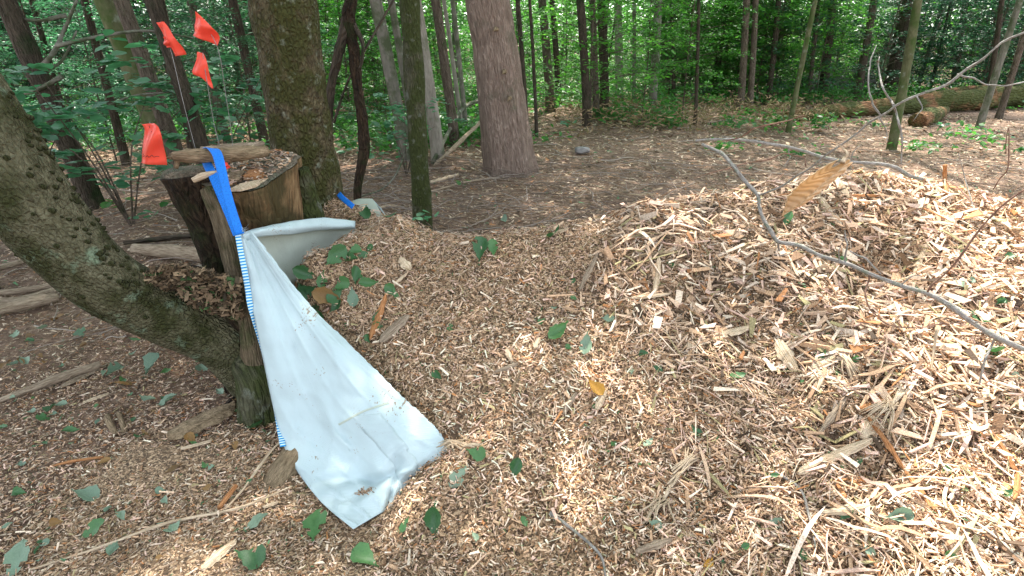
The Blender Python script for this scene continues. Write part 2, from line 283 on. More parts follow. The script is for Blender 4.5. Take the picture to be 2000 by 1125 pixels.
# ------------------------------------------------------------------ ground
def ground():
    def axis(a,b,near,n1,n2): return None
    xs=np.r_[-130,-90,-60,-40,-28,-20,-14,np.arange(-10,-4.2,.4),np.arange(-4.2,4.6,.05),np.arange(4.6,10.5,.4),14,20,28,40,60,90,130]
    ys=np.r_[-40,-20,-10,-5,-2,-1,0,.4,np.arange(.6,5.8,.05),np.arange(5.8,12,.3),np.arange(12,30,1.2),32,36,42,50,60,75,90,120]
    X,Y=np.meshgrid(xs,ys); Z=surf(X,Y)-.012; nx=len(xs); ny=len(ys)
    V=np.stack([X,Y,Z],-1).reshape(-1,3)
    i=np.arange(nx-1)[None]+nx*np.arange(ny-1)[:,None]; Fc=np.stack([i,i+1,i+nx+1,i+nx],-1).reshape(-1,4)
    m,N,L,b=newmat('forest_floor'); tc=N.new('ShaderNodeTexCoord')
    n1=N.new('ShaderNodeTexNoise'); n1.inputs['Scale'].default_value=22; n1.inputs['Detail'].default_value=8; n1.inputs['Roughness'].default_value=.7; L.new(tc.outputs['Object'],n1.inputs[0])
    n2=N.new('ShaderNodeTexNoise'); n2.inputs['Scale'].default_value=.7; n2.inputs['Detail'].default_value=4; L.new(tc.outputs['Object'],n2.inputs[0])
    r1=ramp(N,[(.3,(.08,.045,.029)),(.5,(.205,.128,.083)),(.7,(.37,.25,.175))]); L.new(n1.outputs[0],r1.inputs[0])
    r2=ramp(N,[(.4,(0,0,0)),(.62,(1,1,1))]); L.new(n2.outputs[0],r2.inputs[0])
    mx=N.new('ShaderNodeMix'); mx.data_type='RGBA'; mx.blend_type='MULTIPLY'; mx.inputs[7].default_value=(.75,.72,.68,1); L.new(r2.outputs[0],mx.inputs[0]); L.new(r1.outputs[0],mx.inputs[6])
    L.new(mx.outputs[2],b.inputs['Base Color']); b.inputs['Roughness'].default_value=.95
    bu=N.new('ShaderNodeBump'); bu.inputs['Distance'].default_value=.03; L.new(n1.outputs[0],bu.inputs['Height']); L.new(bu.outputs[0],b.inputs['Normal'])
    o=link('ground',mesh('ground',V,Fc),m); tag(o,'brown forest floor of soil and needles under the trees','ground',kind='structure')
ground()
# ------------------------------------------------------------------ scattered pieces
def pieces(P, Nn, Ls, Ws, Ts, yaw, tilt, col, taper=.35, bend=0):
    """thin elongated solid chips at P with normals Nn"""
    n=len(P); r=R
    Nn=Nn+tilt[:,None]*r.normal(size=(n,3)); Nn/=np.linalg.norm(Nn,axis=1)[:,None]
    T=np.stack([np.cos(yaw),np.sin(yaw),0*yaw],-1); T-=Nn*(T*Nn).sum(1)[:,None]; T/=np.linalg.norm(T,axis=1)[:,None]
    B=np.cross(Nn,T)
    lx=np.array([-1,1,1,-1,-1,1,1,-1])*.5; ly=np.array([-1,-1,1,1,-1,-1,1,1])*.5; lz=np.array([-1,-1,-1,-1,1,1,1,1])*.5
    J=1+taper*r.uniform(-1,.5,size=(n,8)); J[:,4:]=J[:,:4]*.97; K_=r.uniform(-.35,.35,size=(n,8)); K_[:,4:]=K_[:,:4]
    pe=R.uniform(.08,1,size=(n,2)); E=np.where(lx>0,pe[:,:1],pe[:,1:]); X=lx*J*Ls[:,None]; Y=(ly*J*E+K_*.3)*Ws[:,None]; Z=lz*Ts[:,None]+0*X
    V=P[:,None]+X[...,None]*T[:,None]+Y[...,None]*B[:,None]+Z[...,None]*Nn[:,None]
    q=np.array([[4,5,6,7],[0,1,5,4],[1,2,6,5],[2,3,7,6],[3,0,4,7],[3,2,1,0]])
    Fc=(q[None]+8*np.arange(n)[:,None,None]).reshape(-1,4)
    return V.reshape(-1,3),Fc,np.repeat(col,8,axis=0)
PAL=np.array([(.49,.315,.19),(.63,.44,.295),(.76,.60,.455),(.23,.135,.075),(.42,.19,.075),(.07,.044,.026),(.66,.445,.345),(.38,.32,.16),(.06,.13,.05),(.72,.60,.45)])
BAGPOLY=[(472,460),(490,560),(515,690),(545,830),(570,900),(620,975),(686,1010),(735,970),(775,935),(810,905),(835,870),(830,835),(780,775),(700,695),(600,595),(500,470)]
def inpoly(x,y,poly):
    c=np.zeros(x.shape,bool); j=len(poly)-1
    for i in range(len(poly)):
        xi,yi=poly[i]; xj,yj=poly[j]; c^=((yi>y)!=(yj>y))&(x<(xj-xi)*(y-yi)/(yj-yi+1e-9)+xi); j=i
    return c
def surf_n(x,y):
    e=.015; n=np.stack([-(surf(x+e,y)-surf(x-e,y))/(2*e),-(surf(x,y+e)-surf(x,y-e))/(2*e),np.ones_like(x)],-1); return n/np.linalg.norm(n,axis=1)[:,None]
def chips():
    Vs=[];Fs=[];Cs=[];off=0
    def batch(n, x0,x1,y0,y1, lmin,lmax, asp, edge, tiltv, pal_p, lift, size_grow=0, ymax_fn=None, dens=1):
        nonlocal off
        x=R.uniform(x0,x1,n); 
        u=R.uniform(0,1,n); y=y0*(y1/y0)**u                     # denser towards the viewer
        keep=np.ones(n,bool); ph=pile(x,y)
        pr=np.clip((ph-edge[0])/(edge[1]),0,1); keep&=R.uniform(0,1,n)<np.maximum(pr,1.9*edge[2]*np.clip((3.6-y)/1.4,0,1)*(np.clip((3.4+x)/1.4,0,1))*np.clip((.5-x)/.5,0,1))
        keep&=np.abs(x)<.98*y+.75
        x,y=x[keep],y[keep]; z=surf(x,y); P=np.stack([x,y,z],-1); px,py,_=proj(P)
        k=~(inpoly(px,py,BAGPOLY)&(y<2.2)); P=P[k]; px=px[k]; n=len(P)
        big=1+size_grow*np.clip((px-1000)/900,0,1)
        L=(lmin*(lmax/lmin)**(R.uniform(0,1,n)**1.6))*big; W=L*R.uniform(asp[0],asp[1],n); T=np.minimum(W*.4,.004)*R.uniform(.5,1.3,n)
        ci=R.choice(len(PAL),n,p=pal_p); col=PAL[ci]*R.uniform(.72,1.22,(n,1)); 
        gs=1+.20*noise(P,2.6,14)[:,None]; col=np.clip(col*gs,0,.9)
        Nn=surf_n(P[:,0],P[:,1]); P=P.copy(); P[:,2]+=R.uniform(-.004,lift,n)
        V,Fc,cc_=pieces(P,Nn,L,W,T,R.uniform(0,6.28,n),tiltv*np.ones(n),col)
        Vs.append(V);Fs.append(Fc+off);Cs.append(cc_);off+=len(V)
    p1=[.22,.19,.10,.17,.04,.13,.08,.04,.01,.02]; p2=[.20,.23,.16,.10,.04,.06,.10,.05,.0,.06]
    batch(270000,-2.6,3.4,.95,4.0,.007,.023,(.15,.45),(.02,.10,.30),.35,p1,.010,.3)
    batch(62000,-2.2,4.3,.95,4.2,.012,.038,(.10,.36),(.03,.12,.14),.30,p2,.016,.5)
    batch(7000,-1.6,4.3,.95,4.1,.03,.075,(.06,.24),(.06,.2,.05),.30,p2,.025,.6)
    batch(20000,.4,4.3,.95,4.1,.03,.085,(.14,.50),(.35,.2,.0),.35,p2,.03,.3)
    batch(500,-.6,4.3,1.0,4.0,.07,.14,(.04,.09),(.25,.35,.0),.22,p2,.03,.3)
    batch(1300,.6,4.3,1.0,4.0,.08,.19,(.03,.10),(.35,.3,.0),.28,p2,.04,.2)
    def shreds(n,x0,x1,lmin,lmax,wmin,wmax,cl):
        nonlocal off
        nc=max(1,n//cl); cx=R.uniform(x0,x1,nc); cy=.95*(3.6/.95)**R.uniform(0,1,nc); cyaw=R.uniform(0,6.28,nc); idx=R.integers(0,nc,n)
        x=cx[idx]+R.normal(0,.07,n); y=cy[idx]+R.normal(0,.07,n); k=(pile(x,y)>.12)&(y>.9); px,py,_=proj(np.stack([x,y,surf(x,y)],-1)); k&=~((px<900)&(y<2.3)&inpoly(px,py,BAGPOLY)); x,y,idx=x[k],y[k],idx[k]; n=len(x)
        L=lmin*(lmax/lmin)**R.uniform(0,1,n); W=R.uniform(wmin,wmax,n); yaw=cyaw[idx]+R.normal(0,.45,n); ku=R.normal(0,.3,n); kz=R.uniform(0,.5,n); el=R.normal(.05,.18,n); z0=surf(x,y)
        m=6; P=[];yw=yaw.copy(); px_,py_,h=x-np.cos(yaw)*L/2,y-np.sin(yaw)*L/2,R.uniform(.0,.02,n)
        for j in range(m):
            t=j/(m-1); P.append(np.stack([px_,py_,surf(px_,py_)+h+L*.16*kz*np.sin(np.pi*t)+el*L*t*.5+.003],-1)); px_=px_+np.cos(yw)*L/(m-1); py_=py_+np.sin(yw)*L/(m-1); yw=yw+ku/(m-1)
        P=np.stack(P,1); T=np.gradient(P,axis=1); T/=np.linalg.norm(T,axis=2)[...,None]; tl=R.normal(0,.5,(n,1,1)); up=np.array([0,0,1.])+tl*np.array([1,.5,0]); Sd=np.cross(T,np.broadcast_to(up,T.shape)); Sd/=np.linalg.norm(Sd,axis=2)[...,None]; Up=np.cross(Sd,T)
        w=(W[:,None]*np.array([.35,.9,1,.95,.7,.15]))[...,None]*.5; th=(np.minimum(W*.45,.003)[:,None]*np.array([.5,1,1,1,.8,.3]))[...,None]*.5
        V=np.stack([P-Sd*w-Up*th,P+Sd*w-Up*th,P+Sd*w+Up*th,P-Sd*w+Up*th],2).reshape(-1,3)
        q=[(j*4+a,j*4+(a+1)%4,(j+1)*4+(a+1)%4,(j+1)*4+a) for j in range(m-1) for a in range(4)]; Fc=(np.array(q)[None]+24*np.arange(n)[:,None,None]).reshape(-1,4)
        col=PAL[R.choice([0,1,2,6,7,9,3],n,p=[.2,.3,.16,.12,.1,.07,.05])]*R.uniform(.75,1.15,(n,1)); Vs.append(V);Fs.append(Fc+off);Cs.append(np.repeat(col,24,axis=0)); off+=len(V)
    shreds(1500,.4,4.0,.05,.14,.0015,.005,14); shreds(520,.5,4.0,.10,.24,.005,.016,5); shreds(1500,-.8,1.3,.03,.08,.001,.003,8)
    V=np.vstack(Vs);Fc=np.vstack(Fs);Cc=np.vstack(Cs)
    # the body of the pile below the loose chips
    xs=np.arange(-1.9,4.3,.03); ys=np.arange(.7,4.4,.03); X,Y=np.meshgrid(xs,ys); Z=surf(X,Y)-.009; sp=np.clip((2.3-Y)/.5,0,1)*np.clip((X+1.9)/.4,0,1); Z=np.where(pile(X,Y)<.012,surf(X,Y)-.03+sp*(.028+.010*noise(np.stack([X,Y,0*X],-1),6,2)),Z)
    nx,ny=len(xs),len(ys); B=np.stack([X,Y,Z],-1).reshape(-1,3); i=np.arange(nx-1)[None]+nx*np.arange(ny-1)[:,None]; BF=np.stack([i,i+1,i+nx+1,i+nx],-1).reshape(-1,4)
    bc=np.tile(np.array([(.22,.145,.085)]),(len(B),1))*(1+.15*noise(B,9,4))[:,None]
    m2,N,L,b=newmat('fine_shreds'); tc=N.new('ShaderNodeTexCoord'); vo=N.new('ShaderNodeTexVoronoi'); vo.inputs['Scale'].default_value=150; no=N.new('ShaderNodeTexNoise'); no.inputs['Scale'].default_value=60; no.inputs['Detail'].default_value=6
    dv=N.new('ShaderNodeVectorMath'); dv.operation='MULTIPLY_ADD'; L.new(no.outputs['Color'],dv.inputs[0]); dv.inputs[1].default_value=(.03,.03,.03); L.new(tc.outputs['Object'],dv.inputs[2]); L.new(dv.outputs[0],vo.inputs[0]); L.new(tc.outputs['Object'],no.inputs[0])
    sc=N.new('ShaderNodeSeparateColor'); L.new(vo.outputs['Color'],sc.inputs[0]); rp=ramp(N,[(.0,(.045,.027,.014)),(.35,(.12,.072,.038)),(.65,(.28,.175,.095)),(.92,(.52,.365,.225))]); L.new(sc.outputs[0],rp.inputs[0]); L.new(rp.outputs[0],b.inputs['Base Color']); b.inputs['Roughness'].default_value=.9
    bu=N.new('ShaderNodeBump'); bu.inputs['Distance'].default_value=.006; L.new(vo.outputs['Color'],bu.inputs['Height']); L.new(bu.outputs[0],b.inputs['Normal'])
    o=link('wood_chips',mesh('wood_chips',np.vstack([V,B]),np.vstack([Fc,BF+len(V)]),np.vstack([Cc,bc]),smooth=False),M['chips'])
    o.data.materials.append(m2); mi=np.zeros(len(Fc)+len(BF),np.int32); mi[len(Fc):]=1; o.data.polygons.foreach_set('material_index',mi)
    tag(o,'heap of tan shredded wood chips filling and spilling out of the white bag','wood chips',kind='stuff')
chips()
def litter():
    n=150000; u=R.uniform(0,1,n)**.85; y=1.0*(22.0)**u; x=R.uniform(-1.05,1.05,n)*(y+.8); ph=pile(x,y)
    k=(ph<.05)|(R.uniform(0,1,n)<.02); x,y=x[k],y[k]; z=surf(x,y); P=np.stack([x,y,z+R.uniform(0,.008,len(x))],-1); px,py,_=proj(P)
    k=~(inpoly(px,py,BAGPOLY)&(y<2.2)); P=P[k]; n=len(P); y=P[:,1]
    g=np.clip(y/4,.55,3.0)
    L=R.uniform(.010,.045,n)*g; W=L*R.uniform(.12,.65,n)
    pal=np.array([(.31,.215,.135),(.47,.35,.235),(.61,.475,.345),(.17,.11,.07),(.38,.19,.09),(.34,.27,.19),(.68,.54,.41),(.12,.22,.11)])
    ci=R.choice(len(pal),n,p=[.2,.2,.13,.16,.1,.13,.05,.03]); col=pal[ci]*R.uniform(.7,1.25,(n,1))
    V,Fc,cc_=pieces(P,surf_n(P[:,0],P[:,1]),L,W,np.full(n,.0015),R.uniform(0,6.28,n),np.full(n,.25),col,taper=.6)
    o=link('leaf_litter',mesh('leaf_litter',V,Fc,cc_,smooth=False),M['litter']); tag(o,'brown leaf litter and bark scraps strewn over the forest floor','leaf litter',kind='stuff')
litter()
def twigs():
    mb=MB()
    for i in range(1100):
        y=2.6*(14/2.6)**random.random(); x=random.uniform(-1,1)*(y*.95)
        if pile(np.array(x),np.array(y))>.03: continue
        L=random.uniform(.1,.5)*(1 if y<5 else 1.5); a=random.uniform(0,6.28); r=random.uniform(.0015,.004)*(1+y/8)
        Q=[]
        for t in (-.5,-.2,.2,.5): 
            xx=x+math.cos(a)*L*t+random.gauss(0,.03)*L; yy=y+math.sin(a)*L*t+random.gauss(0,.03)*L; Q.append((xx,yy,float(surf(xx,yy))+r+random.uniform(.002,.03)))
        c=random.choice([(.30,.24,.19),(.22,.16,.12),(.38,.33,.28),(.16,.11,.08)])
        mb.tube(Q,[r,r*.5],seg=4,n=6,cap=False,col=c)
    for i in range(800):
        y=random.uniform(3.9,8); x=random.gauss(0,.42)*y*.7-.1*y
        if pile(np.array(x),np.array(y))>.03: continue
        L=random.uniform(.15,.8); a=random.uniform(0,6.28); r=random.uniform(.002,.0055); h1=random.uniform(0,.12); h2=random.uniform(0,.12); Q=[]
        for t in (-.5,-.2,.2,.5):
            xx=x+math.cos(a)*L*t+random.gauss(0,.04)*L; yy=y+math.sin(a)*L*t+random.gauss(0,.04)*L; Q.append((xx,yy,float(surf(xx,yy))+r+h1*(.5-t)+h2*(.5+t)*random.random()))
        mb.tube(Q,[r,r*.5],seg=4,n=6,cap=False,col=random.choice([(.24,.19,.16),(.18,.14,.11),(.32,.27,.23),(.13,.09,.07)]))
    o=mb.obj('fallen_twigs',M['litter']); tag(o,'fine dead twigs scattered over the brown clearing floor','twigs',kind='stuff')
twigs()
# ------------------------------------------------------------------ leaves and crowns (shared meshes)
def leaf_quads(P, size, flat=.35, asp=.55, droop=0):
    n=len(P); Nn=np.tile([0,0,1.],(n,1))+flat*R.normal(size=(n,3)); Nn/=np.linalg.norm(Nn,axis=1)[:,None]
    a=R.uniform(0,6.28,n); T=np.stack([np.cos(a),np.sin(a),-droop*np.ones(n)],-1); T-=Nn*(T*Nn).sum(1)[:,None]; T/=np.linalg.norm(T,axis=1)[:,None]; B=np.cross(Nn,T)
    s=(size*R.uniform(.6,1.3,n))[:,None]
    # six-point leaf folded on the midrib: two quads
    tip=P+T*s*.5; base=P-T*s*.5; f=Nn*s*.06
    l1=P-T*s*.2+B*s*asp*.42+f; l2=P+T*s*.18+B*s*asp*.42+f; r1=P-T*s*.2-B*s*asp*.42+f; r2=P+T*s*.18-B*s*asp*.42+f
    V=np.stack([base,l1,l2,tip,r2,r1],1).reshape(-1,3); q=np.array([[0,3,2,1],[0,5,4,3]]); Fc=(q[None]+6*np.arange(n)[:,None,None]).reshape(-1,4)
    return V,Fc
def spray_points(nspray, per, fn, rad=.5, thick=.06):
    P=[]
    for i in range(nspray):
        c=fn(); r=rad*random.uniform(.5,1.2); k=int(per*random.uniform(.6,1.4)); a=R.uniform(0,6.28,k); d=np.sqrt(R.uniform(0,1,k))*r
        el=random.uniform(.5,1); ax=random.uniform(0,3.14); dx,dy=np.cos(a)*d,np.sin(a)*d*el
        P.append(np.stack([c[0]+dx*math.cos(ax)-dy*math.sin(ax),c[1]+dx*math.sin(ax)+dy*math.cos(ax),c[2]+R.normal(0,thick,k)-.25*d*d/r],-1))
    return np.vstack(P)
def ellip(rx,rz,zc):
    def f():
        while True:
            v=R.uniform(-1,1,3)
            if .15<np.dot(v,v)<1: return np.array([v[0]*rx,v[1]*rx,zc+v[2]*rz])
    return f
CR=[]; 
for i in range(3):
    P=spray_points(150,42,ellip(2.3,3.2,0),.62,.07); CR.append(mesh('crown_leaves',*leaf_quads(P,.125,.5),smooth=False))
SPC=[]
for i in range(3):
    P=spray_points(60,40,ellip(2.6,3.0,0),.6,.07); SPC.append(mesh('crown_leaves',*leaf_quads(P,.13,.5),smooth=False))
HC=[]
for i in range(2):                                          # needle crowns: long drooping sprays of small needles
    def f():
        z=random.uniform(-3,3); r=(3.4-z)*.36*math.sqrt(random.random()); a=random.uniform(0,6.28); return np.array([r*math.cos(a),r*math.sin(a),z])
    P=spray_points(190,70,f,.5,.03); HC.append(mesh('needle_crown',*leaf_quads(P,.085,.25,.24,.2),smooth=False))
SAP=[]                                                       # low, layered understory foliage with thin branches
for i in range(4):
    pos=[]
    def f():
        z=random.uniform(.5,4.2); r=random.uniform(.1,1.5)*(1.1 if z<3 else .8); a=random.uniform(0,6.28); pos.append((r*math.cos(a),r*math.sin(a),z)); return np.array(pos[-1])
    P=spray_points(85,34,f,.42,.04); SAP.append((mesh('sapling_leaves',*leaf_quads(P,.095,.3),smooth=False),list(pos)))
mixc=[M['leaf'],M['leafb'],M['leafd'],M['leafc']]
def matmesh(me, mat, cache={}):
    k=(me.name,mat.name)
    if k not in cache: m=me.copy(); m.materials.clear(); m.materials.append(mat); cache[k]=m
    return cache[k]
def child(name, me, parent, loc, scale=1, rz=0):
    o=bpy.data.objects.new(name,me); C.objects.link(o); o.parent=parent; o.location=loc; o.scale=(scale,)*3 if np.isscalar(scale) else scale; o.rotation_euler=(0,0,rz); return o
# ------------------------------------------------------------------ trees
def tree(xb,yb,xt,w,mat,label,H=11,crown='b',name='forest_tree',group=None,Y=None,fl=.12,rough=.05,seg=14,cz=.78,cs=1.0,yt=0,mid=None,n=26,crownmat=None,top=.55):
    b=gp(xb,yb) if Y is None else at(xb,yb,Y)
    if Y is not None: b[2]=0
    b[2]=float(surf(b[0],b[1]))
    t=at(xt,yt,b[1]); d=(t-b)/(t[2]-b[2]); e=b+d*H
    e[:2]=b[:2]+d[:2]*min(H,4.5)+ (0,0)                       # straightens higher up
    _,_,f=proj((b+t)/2); r=w/2*f/F
    root=empty(name,b); tag(root,label,'tree',group)
    pm=b+d*min(4.0,H*.4)
    path=[b-(0,0,.12),b+d*.5,b+d*1.5,pm,b*.0+np.array([(pm[0]+e[0])/2,(pm[1]+e[1])/2,(pm[2]+H)/2]),np.array([e[0],e[1],b[2]+H])]
    mb=MB(); mb.tube(path,[r*1.12,r*1.0,r*.93,r*.8,r*top,r*.15],seg=seg,n=n,rough=rough,fl=fl)
    mb.obj('trunk',mat,root)
    if crown:
        me={'b':random.choice(CR if b[1]<9 else SPC),'h':random.choice(HC)}[crown]; cm=crownmat or (M['leafd'] if crown=='h' else random.choice([M['leaf'],M['leafb'],M['leaf']]))
        child('crown',matmesh(me,cm),root,(e[0]-b[0],e[1]-b[1],H*cz),cs,random.uniform(0,6.28))
    return root
T=tree
T(185,400,12,38,M['dark'],'dark brown trunk leaning left at the far left behind the curved trunk')
T(336,338,205,36,M['olive'],'smooth olive green trunk rising behind the lowest orange flag')
T(352,300,238,30,M['brown'],'mottled brown trunk just right of the smooth olive green trunk',Y=6.5)
T(412,300,298,30,M['dark'],'dark trunk passing behind the pair of orange flags',Y=5.6,crown='h')
T(448,290,372,15,M['brown'],'slim brown trunk below the lower middle orange flag',crown='h')
T(522,300,455,18,M['dark'],'narrow dark trunk just left of the thick mossy tree',crown='h')
T(250,330,165,16,M['dark'],'thin dark trunk between the leaning dark trunk and the olive trunk',Y=8)
T(795,310,735,25,M['grey'],'grey green trunk left of the slim mossy trunk')
T(812,290,765,15,M['grey'],'thin grey trunk crowded behind the slim mossy trunk')
T(826,450,800,38,M['mossy'],'slim dark green mossy trunk rising from the far edge of the pile',H=9,seg=20,n=40,rough=.07,fl=.05,cs=.8)
T(858,312,812,26,M['pale'],'pale grey trunk partly hidden by the slim mossy trunk')
T(890,285,852,20,M['brown'],'rough brown trunk with light edge left of the large reddish trunk')
T(912,265,885,10,M['grey'],'thin grey trunk between the rough brown and the large reddish trunk')
T(904,262,868,9,M['pale'],'very thin pale stem beside the rough brown trunk',H=8)
root=T(998,335,954,90,M['hemlock'],'large reddish grey trunk with ridged bark in the middle of the photo',H=14,seg=72,n=90,rough=.035,fl=.16,crown='b',cs=1.3,cz=.56,name='large_tree',top=.6)  # unseen crown set low so its shade covers the pile's left and centre
b0=np.array(root.location)
for (px,py,l) in [(968,57,.07),(985,140,.05),(995,192,.03)]:
    mb=MB(); s=at(px,py,b0[1]-.29); mb.tube([s+(0,.08,0),s+(.0,-.03,.0),s+(-.02,-.05-l,-.02)],[.035,.02,.008],seg=8,n=8,rough=.2); mb.obj('branch_stub',M['stick'],root)
for (xb,yb,xt,wd,mt,lab,cr) in [
 (1030,258,1012,10,'dark','thin dark trunk touching the right edge of the large reddish trunk','b'),
 (1049,262,1036,7,'dark','very thin dark straight stem right of the large reddish trunk','b'),
 (1076,216,1060,18,'brown','brown trunk second to the right of the large reddish trunk','b'),
 (1092,205,1080,12,'dark','dark trunk between the brown trunk and the trio in the bright foliage','b'),
 (1148,246,1135,17,'dark','left trunk of the dark trio standing in bright green foliage','b'),
 (1165,236,1158,13,'brown','middle trunk of the dark trio standing in bright green foliage','b'),
 (1182,226,1176,18,'dark','right trunk of the dark trio standing in bright green foliage','b'),
 (1210,196,1208,16,'pale','pale trunk with forking top behind the dark trio','b'),
 (1238,200,1240,8,'grey','thin grey trunk between the pale forked trunk and the centre right trunk','b'),
 (1302,192,1292,15,'brown','upright brown trunk above the brightest leaf strewn patch','b'),
 (1316,200,1313,8,'dark','thin dark trunk beside the upright brown trunk','b'),
 (1358,243,1366,7,'dark','very thin dark pole rising from the brown clearing edge','b'),
 (1373,135,1388,9,'pale','whitish thin trunk lit by the sun far in the wood','b'),
 (1446,216,1460,14,'brown','brown trunk left of the pair near the clearing edge','b'),
 (1464,216,1478,12,'brown','brown trunk right of the pair near the clearing edge','b'),
 (1500,205,1522,11,'dark','dark leaning trunk left of the grey boulders','b'),
 (1538,262,1592,10,'olive','slender olive trunk leaning right by the end of the fallen log','b'),
 (1606,194,1628,17,'dark','dark trunk in front of the grey boulders','b'),
 (1578,200,1600,8,'brown','thin brown trunk left of the dark trunk by the boulders','b'),
 (1674,192,1708,14,'brown','brown leaning trunk right of the grey boulders','h'),
 (1744,190,1782,40,'dark','thick dark brown trunk behind the fallen log','h'),
 (1742,292,1794,17,'olive','pale olive sapling trunk in front of the thick dark trunk','b'),
 (1862,170,1888,12,'dark','dark trunk in the shady conifers behind the fallen log','h'),
 (1912,248,1992,13,'grey','grey leaning stem in front of the fallen log at the right','b'),
 (1950,232,2022,12,'brown','brown leaning stem nearest the right edge before the log','b'),
 (1925,215,1960,10,'dark','dark thin stem behind the fallen log at the right edge','h')]:
    T(xb,yb,xt,wd,M[mt],lab,crown=cr,H=random.uniform(9,13))
lt1=bpy.data.objects['forest_tree']; Yb=lt1.location[1]
for q,rr in [([(120,150),(60,180),(-20,190)],5),([(110,90),(200,70),(290,60),(380,75)],4),([(60,150),(100,110),(125,60),(150,0)],6),([(85,135),(120,120),(150,60)],4),([(130,30),(70,40),(-10,25)],4),([(170,230),(250,190),(330,180)],3)]:
    mb=MB(); f_=F/Yb; mb.tube([at(a_,b_,Yb+random.uniform(-.2,.2)) for a_,b_ in q],[rr/f_,rr*.6/f_,rr*.4/f_],seg=6,n=14,rough=.1); mb.obj('dead_branch',M['grey'],lt1)
for x_,y_,lab in [(-4.6,8.2,'feathery dark conifer sapling behind the upper orange flags'),(-3.4,9.0,'feathery dark conifer sapling left of the thick mossy trunk'),(-6.6,8.6,'feathery dark conifer sapling in the upper left corner')]:
    r0=empty('conifer_sapling',(x_,y_,0)); tag(r0,lab,'conifer'); mb=MB(); mb.tube([(0,0,-.1),(.05,0,2),(0,0,4.4)],[.05,.035,.008],seg=8,n=10); link('trunk',mb.me('conifer_trunk'),M['dark']).parent=r0
    child('crown',matmesh(random.choice(HC),M['leafd']),r0,(0,0,2.7),(.62,.62,.72),random.uniform(0,6))
# big tree next to the stump
bt=T(612,440,552,116,M['big'],'thick mossy trunk standing right behind the cut stump',Y=3.25,H=13,seg=64,n=90,rough=.05,fl=.05,cs=1.25,name='large_tree',top=.65)
# dead forked sapling right of the big tree
b=at(705,430,4.3); b[2]=float(surf(b[0],b[1])); ft=empty('dead_sapling',b); tag(ft,'crooked dead brown sapling with a forked top between two mossy trunks','tree')
mb=MB(); Yd=4.3
mb.tube([b-(0,0,.1),at(698,380,Yd),at(712,285,Yd),at(700,180,Yd),at(690,90,Yd),at(680,35,Yd),at(692,-40,Yd),at(700,-250,Yd)],[.02,.03,.042,.04,.045,.05,.035,.02],seg=10,n=40,rough=.12)
mb.obj('trunk',M['rot'],ft)
for q,rr in [([at(680,35,Yd),at(660,110,Yd),at(645,190,Yd+.05),at(648,300,Yd+.1)],[.045,.035,.03,.012]),([at(690,45,Yd),at(708,85,Yd-.05),at(706,125,Yd-.05),at(690,150,Yd)],[.02,.014,.01,.006]),([at(652,240,Yd),at(675,170,Yd),at(700,120,Yd),at(760,15,Yd+.2),at(800,-60,Yd+.3)],[.01,.009,.009,.008,.006])]:
    mb=MB(); mb.tube(q,rr,seg=8,n=20,rough=.1); mb.obj('branch',M['dark'],ft)
# unseen trees added outside the frame so their crowns dapple and shade the pile
for x,y,H,cs in [(3.4,5.2,10,1.0),(-3.6,3.4,11,1.1),(5.6,2.6,11,1.1),(9.5,8.0,12,1.2),(-6,1.0,12,1.2),(-2.6,-2.0,11,1.0)]:
    r0=empty('shade_tree',(x,y,0)); tag(r0,'unseen tree added outside the view so its crown shades the clearing','tree','unseen trees added to shade the clearing'); mb=MB()
    if x<3.5 and x>0: r0.location=(4.7,3.9,0); x,y=4.7,3.9
    mb.tube([(x,y,-.1),(x+.1,y,H*.5),(x,y,H)],[.16,.12,.03],seg=12,n=16,rough=.05,fl=.1); mb.obj('trunk',M['brown'],r0)
    child('crown',matmesh(random.choice(CR),M['leaf']),r0,(0,0,H*.75),cs,random.uniform(0,6))
# background thin trunks
thin=[MB() for _ in range(5)]; tm=[]
for i in range(5):
    r=.035+.015*i; th=MB(); th.tube([(0,0,-.3),(.05*i-.1,.05,2.5),(.1-.04*i,.0,6),(0,0,10)],[r,r*.85,r*.6,r*.2],seg=9,n=14,rough=.05,fl=.1); tm.append(th.me('far_trunk'))
used=[]
for i in range(80):
    y=15*(46/15)**random.random(); x=random.uniform(-1.02,1.02)*(y*1.0+1)
    if y<19 and x>y*.3: y+=9
    if any(abs(x-a)+abs(y-b_)<.8 for a,b_ in used): continue
    used.append((x,y)); r0=empty('distant_tree',(x,y,float(surf(x,y)))); tag(r0,'slender trunk among many in the wood far behind the clearing','tree','slender trees in the far wood')
    s=random.uniform(.8,1.35); child('trunk',matmesh(random.choice(tm),M[random.choice(['brown','grey','dark','olive','brown'])]),r0,(0,0,0),s,random.uniform(0,6))
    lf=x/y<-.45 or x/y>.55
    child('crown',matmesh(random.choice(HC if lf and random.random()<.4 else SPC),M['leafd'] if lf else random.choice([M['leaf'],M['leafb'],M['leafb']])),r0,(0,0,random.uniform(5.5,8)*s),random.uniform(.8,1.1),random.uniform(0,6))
    r0.rotation_euler=(random.gauss(0,.03),random.gauss(0,.04),0)
